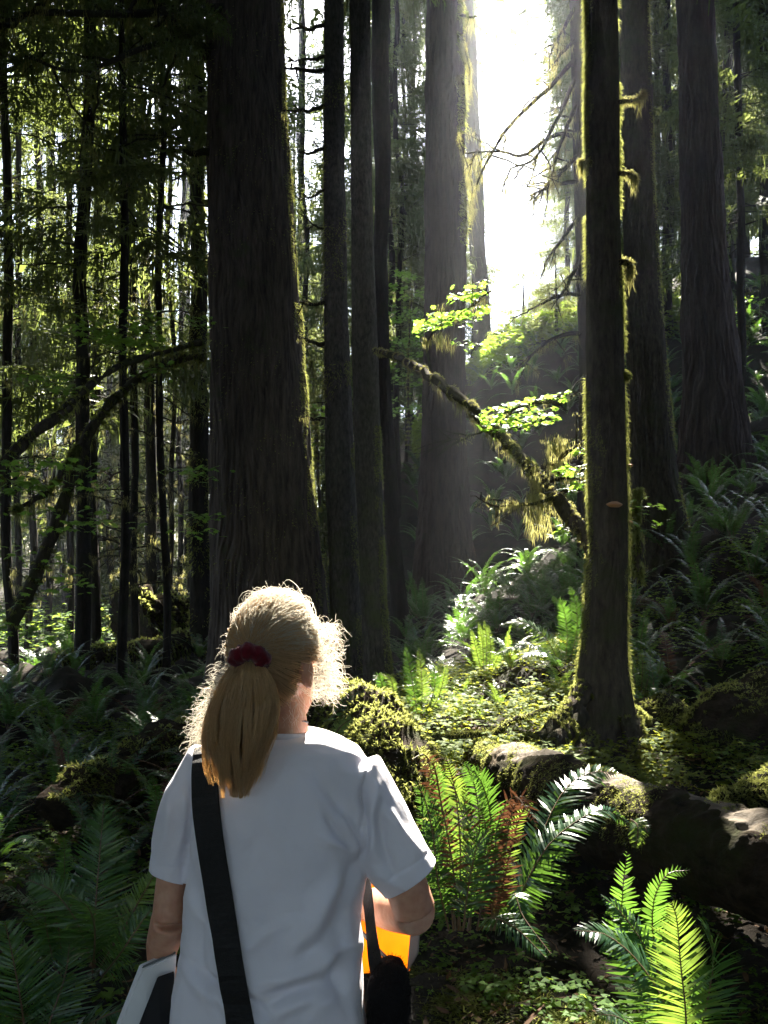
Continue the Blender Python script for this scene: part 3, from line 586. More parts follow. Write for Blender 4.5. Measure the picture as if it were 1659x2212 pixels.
def leaf_layer(mb, W, spread, n, rg, size, thick=.05):
    W = np.asarray(W); c = W[rg.integers(0, len(W), n)] + np.stack([rg.normal(0, spread, n), rg.normal(0, spread*.8, n), rg.normal(0, thick, n)], -1)
    leaves(mb, c, size, rg)
# the leaning maple stem in the sun
rg = np.random.default_rng(61)
LEAN = [(812,758,11.6),(850,770,11),(915,803,10.4),(965,838,9.9),(1012,876,9.5),(1040,905,9.3),(1085,945,9.1),(1128,990,8.9),(1160,1030,8.7),(1200,1075,8.5),(1240,1125,8.3),(1280,1175,8.2),(1310,1270,8.15),(1318,1420,8.1),(1316,1600,8.1)]
W = spline([P(*a) for a in LEAN], 70); W[2:-2] += rg.normal(0, .008, (66, 3))
t = thing('leaning_maple', (W[-1][0], W[-1][1], Hs(W[-1][0], W[-1][1])), 'mossy leaning maple stem crossing in sunlight from the grey trunk pair to the mossy tree', 'tree')
mb = MB(); V, ring = tube(mb, W, np.interp(np.arange(70), [0, 10, 35, 50, 69], [.038, .042, .052, .068, .085]), 16, 0, True, lambda V: .012*snoise(V, 4, 5, 3)); put('trunk', mb, M['bark_moss'], t)
mb = MB(); up = ring.reshape(-1, 3); fuzz(mb, V.reshape(-1, 3), up, 9000, rg, (.012, .035), (.004, .008), 0, .6, -.4, 3)
for k in range(46):
    i = rg.integers(8, 48); beard(mb, W[i]-[0, 0, .05], rg.integers(8, 26), rg.uniform(.06, .24), .035, rg, 0, (.004, .009))
put('moss', mb, M['lichen'], t, smooth=False)
mb = MB()
def side(pts, r, moss, mossL, sub=3):
    Q = spline([P(*a) for a in pts], 12); Q[1:] += np.cumsum(rg.normal(0, .008, (11, 3)), 0); tube(mb, Q, np.linspace(r, r*.3, 12), 6, 0)
    for k in range(moss): beard(mb, Q[rg.integers(2, 12)], rg.integers(10, 26), mossL*rg.uniform(.4, 1.2), .035, rg, 1)
    for k in range(sub):
        i = rg.integers(4, 12); dead_branch(mb, Q[i], nrm(Q[-1]-Q[0]) + rg.normal(0, .5, 3), .35, .008, rg, 0, 1, moss*.06, 1, .1, .08, 6)
    return Q
Q1 = side([(1225,1060,8.5),(1170,1080,8.4),(1110,1078,8.3),(1072,1082,8.2)], .022, 16, .18)
for k in range(7): beard(mb, P(1158+rg.normal(0, 7), 1025+k*16, 8.5), 26, .22, .03, rg, 1, (.004, .009))
for k in range(16): beard(mb, P(1164+rg.normal(0, 15), 1105+rg.normal(0, 22), 8.5), 22, rg.uniform(.10, .30), .028, rg, 1, (.004, .010))
for k in range(4): beard(mb, P(1145+rg.normal(0, 5), 1010+k*18, 8.6), 25, .3, .02, rg, 1)
Q2 = side([(1170,1010,8.6),(1205,985,8.5),(1240,962,8.4)], .025, 14, .2)
for k in range(8): beard(mb, P(1205+rg.normal(0, 16), 955+rg.normal(0, 10), 8.5), 30, .22, .04, rg, 1)
Q3 = side([(1190,1040,8.5),(1225,1030,8.4),(1262,1010,8.3)], .018, 8, .15)
Q4 = side([(1050,925,9.2),(1010,950,9.1),(960,962,9.0)], .012, 3, .08, 6)
Q5 = side([(1060,915,9.2),(1120,880,9.0),(1180,868,8.9),(1225,855,8.8)], .016, 5, .1, 5)
Q6 = side([(930,800,10.2),(925,740,10),(960,700,9.8),(1010,670,9.7),(1045,650,9.6)], .016, 8, .22, 4)
for k in range(5): beard(mb, P(948+rg.normal(0, 12), 735+rg.normal(0, 10), 10), 25, .25, .04, rg, 1)
put('side_branches', mb, [M['branch'], M['lichen']], t, smooth=False)
mb = MB()
def px_leaves(mb, u0, u1, va, vb, spread_v, Y, n, size):
    uu = rg.uniform(u0, u1, n); f = (uu-u0)/(u1-u0+1e-6); vv = va + (vb-va)*f + rg.normal(0, spread_v, n); YY = Y + rg.uniform(-.45, .45, n)
    leaves(mb, np.array([P(a, b, c) for a, b, c in zip(uu, vv, YY)]), size, rg, .42)
    for k in range(5):
        k0, k1 = rg.uniform(0, .4), rg.uniform(.6, 1); tube(mb, spline([P(u0+(u1-u0)*k0, va+(vb-va)*k0+4, Y+rg.normal(0, .1)), P(u0+(u1-u0)*(k0+k1)/2, va+(vb-va)*(k0+k1)/2+rg.normal(2, spread_v), Y+rg.normal(0, .2)), P(u0+(u1-u0)*k1, va+(vb-va)*k1+rg.normal(2, spread_v), Y+rg.normal(0, .3))], 6), .0035, 5, 1)
px_leaves(mb, 1060, 1235, 885, 850, 5, 9, 60, .055); px_leaves(mb, 1040, 1205, 905, 895, 8, 9.1, 90, .055); px_leaves(mb, 1080, 1190, 925, 912, 5, 9, 45, .05)
px_leaves(mb, 1035, 1075, 900, 930, 14, 9.2, 40, .05); px_leaves(mb, 890, 970, 715, 690, 6, 9.9, 55, .055); px_leaves(mb, 925, 1060, 690, 670, 9, 9.7, 90, .055); px_leaves(mb, 965, 1062, 645, 615, 8, 9.7, 40, .055); px_leaves(mb, 970, 1050, 735, 745, 5, 9.7, 16, .05)
px_leaves(mb, 1195, 1268, 1020, 1005, 7, 8.4, 26, .055); px_leaves(mb, 1215, 1265, 1045, 1050, 6, 8.3, 16, .055); px_leaves(mb, 1235, 1266, 975, 968, 6, 8.4, 8, .05); px_leaves(mb, 1200, 1240, 1150, 1140, 5, 8.2, 8, .045)
put('leaves', mb, [M['maple'], M['branch']], t, smooth=False)

# vine maples arching on the left, in the shade
def vine(name, label, stems, boxes, seed, size=.065):
    r_ = np.random.default_rng(seed); base = P(*stems[0][0][0]); t = thing(name, (base[0], base[1], Hs(base[0], base[1])), label, 'tree', None)
    for pts, r0, r1 in stems:
        Wp = spline([P(*a) for a in pts], 34); Wp[1:] += np.cumsum(r_.normal(0, .006, (33, 3)), 0)
        b = MB(); V, ring = tube(b, Wp, np.linspace(r0, r1, 34), 12, 0, True, lambda V: .02*snoise(V, 3, 5, 3))
        fuzz(b, V.reshape(-1, 3), ring.reshape(-1, 3), 3500, r_, (.02, .06), (.006, .012), 1, .8, -.4, 2)
        for k in range(50): beard(b, Wp[r_.integers(5, 34)]-[0, 0, r0*.7], 12, r_.uniform(.08, .3), .05, r_, 1, (.006, .012))
        put('stem', b, [M['bark_moss'], M['moss']], t)
    b = MB()
    for (u0, u1, v0, v1, Y, n) in boxes:
        k = max(3, n//14); cu, cv = r_.uniform(u0, u1, k), r_.uniform(v0, v1, k)
        for a, c in zip(cu, cv):
            m = 14; cc = P(a, c, Y + r_.uniform(-.5, .5)); leaves(b, cc + np.stack([r_.normal(0, .16, m), r_.normal(0, .16, m), r_.normal(0, .03, m)], -1), size, r_, .3)
    put('leaves', b, M['maple'], t, smooth=False)
vine('vine_maple', 'mossy vine maple stem arching from the lower left to the huge trunk', [([(25,1345,11.5),(85,1230,11.5),(150,1050,11.6),(190,940,11.8),(250,860,12),(330,795,12.2),(385,772,12.4),(442,770,12.6)], .085, .04),
      ([(190,940,11.8),(150,985,11.5),(90,1060,11),(30,1100,10.6)], .05, .025)], [(165,345,680,760,11.8,330),(60,215,790,850,11.5,120),(320,345,760,850,12,40),(400,455,675,705,12.5,30)], 71)
vine('vine_maple', 'lower vine maple with a drooping mossy stem and leaves at the left edge', [([(-60,1420,9.5),(-50,1200,9.5),(0,1020,9.7),(60,950,10),(130,895,10.4),(180,850,10.8),(260,792,11.4),(350,765,12),(440,742,12.5)], .06, .03)],
     [(0,140,985,1060,9.6,170),(0,190,1090,1260,9.6,110),(150,215,1000,1060,10,30),(195,230,1040,1130,10,25),(390,460,1000,1030,11,22),(420,460,1100,1160,11,24),(0,120,1280,1400,9,60)], 72)
for lab, boxes, st in [('leafy green maple bush on the slope left of the red-brown trunk', [(850,912,580,760,25,420),(850,912,760,900,25,260)], [(880,960,25),(878,800,25),(885,620,25)]),
                  ('leafy sprig peeping out between the huge trunk and the close grey pair', [(650,700,770,980,15,150)], [(690,1100,15),(680,900,15),(672,780,15)]),
                  ('leafy bush on the shaded slope at the right edge', [(1560,1660,640,760,26,170)], [(1620,900,26),(1615,760,26),(1600,650,26)]),
                  ('sprig of leaves beside the foot of the broad shaded trunk', [(1355,1400,1045,1130,10,46)], [(1380,1260,10),(1380,1150,10),(1375,1050,10)])]:
    vine('maple_bush', lab, [(st, .03, .01)], boxes, int(boxes[0][0]), .085 if boxes[0][4] > 20 else .06)
# little sunlit conifers on the crest in the gap
for k, (u, vt, Y, lab) in enumerate([(1136,575,33,'tallest sunlit young conifer standing in the bright gap on the crest'),(1095,700,32,'small sunlit young conifer at the left of the bright gap'),(1178,640,32,'sunlit young conifer at the right of the bright gap beside dead branches'),(1208,560,30,'sunlit young conifer half hidden behind the thin trunk with dead branches')]):
    x = (u-CU)/F*Y; zb = Hs(x, Y); zt = P(u, vt, Y)[2]; t = thing('young_conifer', (x, Y, zb), lab, 'tree'); r_ = np.random.default_rng(300+k)
    b = MB(); tube(b, [(x, Y, zb-.2), (x, Y, (zb+zt)/2), (x, Y, zt)], [.07, .05, .01], 8); put('trunk', b, M['bark_thin'], t)
    NOCARVE = True; b = MB(); crown(r_, lambda q: (x, Y), zb+.3, zt, 1.3, 44, b, sparse=.2); NOCARVE = False; put('crown', b, [M['needle_olive'], M['branch']], t, smooth=False)

# ------------------------------------------------------------------ logs and mossy mounds
def mossy_log(name, label, pts, rad, nfuzz, mat='log', seed=1, fl=(.012, .04), fwd=(.004, .008), thr=-.5, cat='log', amp=.04, upmin=-.8, K=40, n=40):
    r_ = np.random.default_rng(seed); Wp = spline([P(*a) for a in pts], K); rr = np.interp(np.linspace(0, 1, K), np.linspace(0, 1, len(rad)), rad)
    c = Wp[K//2]; t = thing(name, (c[0], c[1], Hs(c[0], c[1])), label, cat)
    b = MB(); V, ring = tube(b, Wp, rr, n, 0, True, lambda V: amp*snoise(V, 1.6, seed, 4) + amp*.35*snoise(V, 7, seed+1, 3) + .006*snoise(V*[.35, 1, 1], 16, seed+2, 2)); lo = put('log', b, M[mat], t)
    b = MB(); up = ring.reshape(-1, 3); sel = up[:, 2] > upmin; fuzz(b, V.reshape(-1, 3)[sel], up[sel], nfuzz, r_, fl, fwd, 0, .7, thr, 1.5, seed); put('moss', b, M['moss'], t, smooth=False)
    return t, V, ring, lo
LG, LV, LRg, LOBJ = mossy_log('fallen_log', 'thick fallen log with bare pale patches lying in front of the mossy tree',
    [(1035,1640,6.5),(1100,1668,5.9),(1200,1712,5.3),(1330,1770,4.8),(1470,1815,4.4),(1659,1872,4.05),(1950,1965,3.65)], [.12,.15,.19,.215,.22,.225,.24], 30000, seed=5, thr=.1, K=240, n=150, amp=.012, upmin=-.1, fl=(.005, .016), fwd=(.002, .004))
# barkless pale wood on the log's top: its own material on those faces
LOBJ.data.materials.append(M['wood']); nK, nN = LV.shape[:2]; tdir = nrm(P(1659,1872,4.05)-P(1200,1712,5.3)); q = LV.reshape(-1, 3); msk = np.zeros(len(q), bool)
for (u, v, Yc, Lw, ww) in [(1140,1632,5.6,.50,.13),(1345,1693,4.72,.26,.09),(1610,1775,4.1,.34,.08)]:
    c = P(u, v, Yc); s = (q-c) @ tdir; lat = np.linalg.norm((q-c) - s[:, None]*tdir, axis=1)
    msk |= (np.abs(s)/Lw)**2 + (lat/ww)**2 + .30*snoise(np.stack([s*3, lat*9, q[:, 2]*9], -1), 1.0, 9, 3) < 1
msk = msk.reshape(nK, nN); fm = (msk[:-1] & msk[1:]).ravel().astype(np.int32); mi = np.zeros(len(LOBJ.data.polygons), np.int32); mi[:len(fm)] = fm; LOBJ.data.polygons.foreach_set('material_index', mi); LOBJ.data.update()
mossy_log('mossy_log', 'dark mossy log humping up behind the woman\'s right shoulder', [(600,1500,7.4),(690,1560,6.7),(770,1585,6.3),(840,1640,6.0),(885,1720,5.7),(900,1830,5.4)], [.2,.26,.27,.25,.23,.2], 42000, seed=6, thr=-1.2, fl=(.015, .05), fwd=(.004, .009))
mossy_log('mossy_log', 'small mossy stick-like log lying level in the sunlit patch', [(920,1612,7.0),(990,1605,7.05),(1078,1596,7.1)], [.045,.06,.055], 4500, seed=7, thr=-.8, amp=.012)
mossy_log('fallen_branch', 'bare brown branch rising right from the small level log towards the roots', [(1060,1600,7.0),(1100,1562,7.1),(1190,1528,7.3)], [.025,.022,.018], 700, seed=8, amp=.005, mat='branch', cat='branch', n=10)
mossy_log('mossy_log', 'green mossy log just right of the mossy tree, sun on its top', [(1372,1560,8.2),(1430,1565,8.0),(1500,1580,7.7),(1560,1620,7.4)], [.14,.19,.2,.17], 12000, seed=9, thr=-.7)
mossy_log('mossy_log', 'large shaded moss-covered log at the right edge behind the fallen log', [(1500,1610,7.2),(1560,1590,7.2),(1640,1570,7.3),(1800,1540,7.5)], [.2,.33,.36,.38], 14000, seed=10, thr=-.6)
mossy_log('moss_hummock', 'bright yellow-green moss hummock at the right edge just above the fallen log', [(1525,1752,5.1),(1590,1742,5.25),(1660,1730,5.4),(1780,1715,5.6)], [.03,.10,.15,.17], 12000, seed=12, thr=-9, cat='moss', mat='soil')
mossy_log('mossy_log', 'dim mossy log lying among shaded ferns at the left behind the woman\'s shoulder', [(130,1760,6.0),(230,1690,6.4),(330,1650,6.8),(420,1600,7.2)], [.16,.2,.2,.18], 9000, seed=13, thr=.0)
mossy_log('mossy_log', 'far sunlit mossy log on the forest floor between the thin left trunks', [(130,1440,17),(200,1425,17.3),(300,1420,17.6),(410,1385,18)], [.2,.26,.25,.2], 5000, seed=14, fl=(.04,.1), fwd=(.015,.03), thr=-.4)
mossy_log('root_plate', 'upturned brown root mass of a fallen tree beyond the thin left trunks', [(280,1345,19),(330,1330,19.5),(400,1335,20)], [.55,.5,.3], 3000, seed=15, fl=(.05,.12), fwd=(.015,.03), thr=-.1, cat='log', amp=.12)
mossy_log('fallen_log', 'pale thin log on the slope just right of the mossy trunk', [(1345,1292,12),(1385,1300,12),(1440,1318,12)], [.06,.07,.05], 600, seed=16, cat='log', mat='wood', amp=.015)

# ------------------------------------------------------------------ ferns
def frond_geo(mb, path, wmax, npair, nvec, rg, stem=.18, fwdlean=.35, droop=.15, mats=(0, 1), ragged=.1, blade=.17, r0=.004):
    """a sword-fern frond along path; nvec is the face normal of the blade"""
    K = 40; Wp = spline(path, K); seg = np.linalg.norm(np.diff(Wp, axis=0), axis=1); S = np.concatenate([[0], np.cumsum(seg)]); S /= S[-1]
    t = nrm(np.gradient(Wp, axis=0)); nv = np.broadcast_to(np.asarray(nvec, float), Wp.shape); sd = nrm(np.cross(t, nv)); nn = np.cross(sd, t)
    tube(mb, Wp[::3], np.linspace(r0, r0*.3, len(Wp[::3])), 5, mats[1], cap=False)
    u = np.linspace(stem, .995, npair); u = np.repeat(u, 2); sg = np.tile([1, -1], npair)
    keep = rg.random(len(u)) > ragged*.35; u, sg = u[keep], sg[keep]
    f = (u-stem)/(1-stem); ln = wmax*np.minimum(1, .62+f*3.2)*(1-f**2.2)**.75*np.where(f > .9, 1, 1)*rg.uniform(1-ragged*1.3, 1+ragged, len(u))*(1 - (rg.random(len(u)) < .06)*rg.uniform(.2, .7, len(u))) + .006
    p = np.stack([np.interp(u, S, Wp[:, k]) for k in range(3)], -1); T = nrm(np.stack([np.interp(u, S, t[:, k]) for k in range(3)], -1))
    SD = nrm(np.stack([np.interp(u, S, sd[:, k]) for k in range(3)], -1)); NN = nrm(np.cross(SD, T))
    lean = fwdlean + .5*f
    d = nrm(SD*sg[:, None] + T*lean[:, None] + NN*rg.normal(.05, .1, (len(u), 1)) + rg.normal(0, .06, (len(u), 3)))
    spacing = S[-1]*np.linalg.norm(np.diff(Wp, axis=0), axis=1).sum()*(1-stem)/npair
    wd = np.minimum(ln*blade*1.3, spacing*.92); side = nrm(np.cross(np.cross(d, T*sg[:, None]), d))
    roll = rg.normal(0, .28, len(u))[:, None]; side = nrm(side + np.cross(d, side)*roll)
    strips(mb, p, d, side, ln, wd, mats[0], bend=(-NN*droop*np.sign((NN*[0, 0, 1]).sum(-1, keepdims=True)+1e-6) + [0, 0, -.06]), seg=3)
def arch(L, a0, a1, az, bow=1.4):
    s = np.linspace(0, 1, 12); a = a0 + (a1-a0)*s**bow; dx = np.sin(a); dz = np.cos(a); x = np.concatenate([[0], np.cumsum((dx[1:]+dx[:-1])/2)])*L/11; z = np.concatenate([[0], np.cumsum((dz[1:]+dz[:-1])/2)])*L/11
    return np.stack([x*math.cos(az), x*math.sin(az), z], -1)
FRONDS = []
for k in range(7):
    r_ = np.random.default_rng(200+k); b = MB(); L = 1.0; pth = arch(L, .25+.08*(k % 3), 1.5+.2*(k % 4), 0, 1.2+.2*(k % 2)); t_ = nrm(np.gradient(spline(pth, 40), axis=0)); nv = np.stack([-t_[:, 2], 0*t_[:, 0], t_[:, 0]], -1)
    frond_geo(b, pth, .09, 48, nv, r_, blade=.14); FRONDS.append(b)
FM = {c: [b.mesh('frond', [M[c], M['rachis']], False) for b in FRONDS] for c in ('fern', 'fern_light', 'fern_brown')}
def clump(x, y, s, n, seed, label, group=None, col='fern', z=None):
    r_ = np.random.default_rng(seed); t = thing('sword_fern', (x, y, (Hs(x, y) if z is None else z)-.01), label, 'fern', group)
    for k in range(n):
        o = link('frond', FM[col][r_.integers(7)] if not (col == 'fern' and r_.random() < .05) else FM['fern_brown'][r_.integers(7)], t)
        o.rotation_euler = (r_.normal(0, .12), r_.normal(-.05, .28), 6.283*k/n + r_.normal(0, .25)); q = s*r_.uniform(.65, 1.1); o.scale = (q, q*r_.uniform(.8, 1.15), q)
    return t
def clump_mesh(seed, n):
    r_ = np.random.default_rng(seed); V = []; b = MB()
    for k in range(n):
        src = FRONDS[r_.integers(7)]; a = 6.283*k/n + r_.normal(0, .3); tl = r_.normal(-.05, .3); q = r_.uniform(.65, 1.1); ca, sa, ct, st = math.cos(a), math.sin(a), math.cos(tl), math.sin(tl)
        Rm = np.array([[ca, -sa, 0], [sa, ca, 0], [0, 0, 1]]) @ np.array([[ct, 0, st], [0, 1, 0], [-st, 0, ct]])
        off = 0
        for v, f, m in zip(src.v, src.f, src.m): b.add(v @ Rm.T*q, f-off, m[0]); off += len(v)
    return b.mesh('sword_fern', [M['fern'], M['rachis']], False)
FAR = [clump_mesh(s, 11) for s in range(5)]
def far_fern(x, y, s, seed, label, group):
    r_ = np.random.default_rng(seed); o = link('sword_fern', FAR[r_.integers(5)]); o.location = (x, y, Hs(x, y)-.02); o.rotation_euler = (r_.normal(0, .1), r_.normal(0, .1), r_.uniform(0, 6.28)); o.scale = (s,)*3
    tag(o, label, 'fern', group)
r_ = np.random.default_rng(31)
pts = []
def scatter(n, xr, yr, dmin, ok=lambda x, y: True):
    out = []
    for k in range(n*12):
        x, y = r_.uniform(*xr), r_.uniform(*yr)
        if ok(x, y) and all((x-a)**2+(y-b)**2 > dmin*dmin for a, b in pts): pts.append((x, y)); out.append((x, y))
        if len(out) >= n: break
    return out
for k, (x, y) in enumerate(scatter(64, (-6.0, -.75), (3.2, 12.0), .52, lambda x, y: abs(x) < y*.46+.3 and not (x > -1.15 and y < 4))): clump(x, y, r_.uniform(.55, .95), 11, 1000+k, 'dark sword fern in the shaded fern bank left of the woman', 'ferns in the shaded bank on the left')
for k, (x, y) in enumerate(scatter(26, (-9, -1), (12.5, 19), .9, lambda x, y: abs(x) < y*.46)): far_fern(x, y, r_.uniform(.7, 1.0), 1200+k, 'sword fern on the far floor around the thin left trunks', 'far ferns on the left floor')
for k, (x, y) in enumerate(scatter(96, (0.2, 9), (11.5, 23), .62, lambda x, y: x < y*.46 and x > .02*y)): far_fern(x, y, r_.uniform(.7, 1.15), 1400+k, 'sword fern on the shaded hillside behind the trunks on the right', 'ferns on the shaded hillside')
for k, (x, y) in enumerate(scatter(14, (1.1, 3.3), (11.6, 18.5), .3)): far_fern(x, y, r_.uniform(.7, 1.1), 1900+k, 'sword fern in the dip behind the bright patch left of the mossy tree', 'ferns in the dip behind the bright patch')
for k, (x, y) in enumerate(scatter(20, (2, 8.5), (29.5, 34), .8, lambda x, y: True)): far_fern(x, y, r_.uniform(.8, 1.2), 1600+k, 'sword fern on the crest of the hillside under the bright gap', 'ferns on the hill crest')
for k, (x, y) in enumerate(scatter(24, (2.3, 5.5), (8.2, 12), .55, lambda x, y: x < y*.46)): clump(x, y, r_.uniform(.6, 1.0), 10, 1700+k, 'shaded sword fern between the mossy tree and the right edge', 'ferns in shade right of the mossy tree')
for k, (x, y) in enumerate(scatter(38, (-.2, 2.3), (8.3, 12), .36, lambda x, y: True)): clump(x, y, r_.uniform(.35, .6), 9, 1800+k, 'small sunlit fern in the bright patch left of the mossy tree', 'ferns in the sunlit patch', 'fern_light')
hb = MB()
for k, (x, y) in enumerate(scatter(130, (0.6, 13), (20, 31), .55, lambda x, y: x < y*.46 and x > .03*y)):
    q = np.empty(len(FAR[k % 5].vertices)*3, np.float32); FAR[k % 5].vertices.foreach_get('co', q); q = q.reshape(-1, 3)*r_.uniform(.7, 1.15); a = r_.uniform(0, 6.28); ca, sa = math.cos(a), math.sin(a)
    q = np.stack([q[:, 0]*ca-q[:, 1]*sa + x, q[:, 0]*sa+q[:, 1]*ca + y, q[:, 2] + Hs(x, y)-.02], -1)
    f = [list(p.vertices) for p in FAR[k % 5].polygons]; m4 = [w for w in f if len(w) == 4]; hb.add(q, np.array(m4))
tag(put('hillside_ferns', hb, M['fern'], smooth=False), 'ferns covering the upper shaded hillside as one mass', None, kind='stuff')
# hero fronds, each drawn along its own line
def hero(name_label, base, fr, group=None):
    bx = P(*base); t = thing('sword_fern', (bx[0], bx[1], bx[2]), name_label, 'fern', group)
    for (ptsu, wm, npair, nv, col) in fr:
        r2 = np.random.default_rng(abs(int(ptsu[-1][0]*7+ptsu[-1][1]))); b = MB(); frond_geo(b, [P(*a) for a in ptsu], wm, int(npair*1.3), nv, r2, stem=.12, droop=.2, ragged=.12 if col != 'fern_brown' else .4, blade=.15)
        put('frond', b, [M[col], M['rachis']], t, smooth=False)
VW = (0, -1, .25); UPW = (0, -.35, 1)
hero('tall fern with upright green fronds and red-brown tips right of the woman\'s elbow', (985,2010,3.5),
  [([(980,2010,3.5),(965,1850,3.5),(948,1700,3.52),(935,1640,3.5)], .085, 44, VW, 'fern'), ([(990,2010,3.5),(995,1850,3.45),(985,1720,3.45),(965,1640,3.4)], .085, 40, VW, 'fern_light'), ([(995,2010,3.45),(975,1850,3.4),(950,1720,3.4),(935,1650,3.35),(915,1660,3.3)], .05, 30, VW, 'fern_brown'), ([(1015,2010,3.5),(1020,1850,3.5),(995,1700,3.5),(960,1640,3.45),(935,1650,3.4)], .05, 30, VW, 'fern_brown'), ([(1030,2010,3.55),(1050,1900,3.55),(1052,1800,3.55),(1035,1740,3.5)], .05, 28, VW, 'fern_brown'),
   ([(1010,2010,3.5),(1035,1850,3.55),(1030,1720,3.6),(1005,1645,3.5)], .11, 46, VW, 'fern'), ([(1000,2010,3.6),(1030,1900,3.6),(1060,1780,3.6),(1040,1690,3.5),(1005,1655,3.4)], .10, 46, (.2,-1,.6), 'fern'),
   ([(970,2010,3.45),(945,1900,3.4),(935,1800,3.4),(915,1720,3.4),(895,1690,3.4)], .08, 40, (.3,-1,.4), 'fern'), ([(985,2010,3.6),(960,1800,3.65),(930,1660,3.6),(915,1630,3.5),(890,1640,3.45)], .07, 40, VW, 'fern_brown'),
   ([(1000,2010,3.4),(1010,1930,3.4),(1030,1830,3.4),(1060,1790,3.4)], .07, 36, VW, 'fern')])
hero('fern with withered curled red-brown fronds between the green ferns', (1065,2010,3.65),
  [([(1065,2010,3.65),(1085,1880,3.65),(1105,1760,3.65),(1130,1720,3.6),(1160,1790,3.55)], .07, 36, VW, 'fern_brown'), ([(1060,2010,3.65),(1070,1880,3.6),(1075,1780,3.6),(1110,1720,3.6),(1140,1750,3.5)], .06, 34, VW, 'fern_brown'),
   ([(1070,2010,3.7),(1060,1900,3.7),(1085,1760,3.7),(1120,1735,3.7)], .06, 30, VW, 'fern_brown'), ([(1068,2010,3.7),(1100,1850,3.7),(1125,1760,3.7),(1150,1735,3.65)], .05, 30, VW, 'fern_light')])
hero('fern with two long fronds arching right over the fallen log', (1100,2000,3.9),
  [([(1100,2000,3.9),(1150,1880,3.9),(1180,1780,3.95),(1225,1700,4.05),(1280,1668,4.1),(1335,1670,4.1)], .15, 48, (-.55,-.55,.6), 'fern'), ([(1100,2000,3.9),(1140,1900,3.8),(1190,1820,3.8),(1260,1765,3.85),(1310,1750,3.9),(1360,1780,3.9)], .11, 52, (-.3,-.5,.8), 'fern'),
   ([(1095,2000,3.9),(1110,1930,3.7),(1130,1980,3.6),(1190,2060,3.5)], .07, 30, UPW, 'fern'), ([(1040,1985,3.6),(1075,1985,3.5),(1120,2010,3.45),(1180,2070,3.4)], .075, 34, UPW, 'fern')])
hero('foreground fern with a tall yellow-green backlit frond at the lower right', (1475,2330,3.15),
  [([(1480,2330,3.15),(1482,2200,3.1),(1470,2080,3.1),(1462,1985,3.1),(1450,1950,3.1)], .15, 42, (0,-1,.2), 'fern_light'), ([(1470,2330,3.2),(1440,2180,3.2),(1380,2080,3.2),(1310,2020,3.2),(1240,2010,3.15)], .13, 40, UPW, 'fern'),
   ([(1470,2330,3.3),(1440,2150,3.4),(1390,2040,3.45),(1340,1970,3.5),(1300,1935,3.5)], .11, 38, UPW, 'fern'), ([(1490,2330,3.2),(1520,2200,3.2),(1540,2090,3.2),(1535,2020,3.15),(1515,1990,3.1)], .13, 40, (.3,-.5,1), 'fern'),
   ([(1480,2330,3.3),(1420,2080,3.5),(1410,1960,3.5),(1440,1890,3.5),(1490,1880,3.5)], .09, 42, (.2,-1,.2), 'fern'), ([(1460,2330,3.4),(1350,2050,3.6),(1345,1930,3.6),(1355,1840,3.6)], .10, 40, VW, 'fern'),
   ([(1500,2330,3.1),(1580,2260,3.0),(1640,2230,2.95)], .10, 34, UPW, 'fern'), ([(1465,2330,3.1),(1400,2250,3.0),(1340,2200,2.95),(1290,2190,2.9)], .10, 34, UPW, 'fern')])
hero('small fern frond hanging off the face of the fallen log', (1365,1775,4.3), [([(1362,1770,4.3),(1375,1780,4.25),(1378,1800,4.22),(1372,1830,4.2)], .05, 16, VW, 'fern_light'), ([(1365,1775,4.3),(1390,1785,4.25),(1400,1800,4.22)], .035, 12, VW, 'fern')])
hero('dark fern with one tall lance-shaped frond left of the woman\'s elbow', (210,2090,3.3),
  [([(205,2090,3.3),(205,1980,3.3),(215,1850,3.35),(225,1730,3.4)], .14, 44, (0,-1,.15), 'fern'), ([(215,2090,3.3),(270,2000,3.3),(310,1930,3.3),(345,1870,3.3)], .08, 36, VW, 'fern_light'), ([(200,2090,3.3),(170,2000,3.3),(120,1930,3.3),(60,1900,3.3)], .12, 38, VW, 'fern'),
   ([(220,2110,3.2),(260,2060,3.1),(300,2000,3.1),(330,1960,3.1)], .09, 34, VW, 'fern'), ([(200,2100,3.2),(205,2010,3.1),(190,1960,3.0),(150,1930,2.9)], .10, 34, UPW, 'fern')])
hero('dark fern with broad fronds cut by the lower left corner', (60,2330,2.9),
  [([(60,2330,2.9),(50,2200,2.9),(30,2080,2.9),(10,1990,2.9)], .16, 40, VW, 'fern'), ([(70,2330,2.9),(110,2200,2.9),(140,2110,2.95),(150,2040,3)], .14, 40, VW, 'fern'), ([(80,2330,2.9),(170,2230,2.85),(240,2190,2.8),(290,2180,2.8)], .12, 36, UPW, 'fern'), ([(50,2330,2.9),(0,2230,2.8),(-40,2180,2.8)], .12, 32, VW, 'fern')])
hero('fern with frost-bright fronds in the sun left of the bright patch', (905,1560,8.6),
  [([(905,1560,8.6),(895,1500,8.6),(885,1440,8.6),(875,1395,8.6)], .10, 30, VW, 'fern'), ([(908,1560,8.6),(912,1490,8.6),(908,1430,8.6),(905,1400,8.6)], .09, 30, VW, 'fern_light'), ([(910,1560,8.6),(935,1500,8.5),(940,1450,8.4),(925,1425,8.4)], .10, 28, UPW, 'fern'), ([(912,1560,8.6),(945,1510,8.6),(960,1460,8.6),(965,1435,8.6)], .08, 26, VW, 'fern_light'), ([(900,1560,8.6),(870,1530,8.4),(845,1480,8.3),(820,1450,8.3)], .09, 26, UPW, 'fern')])
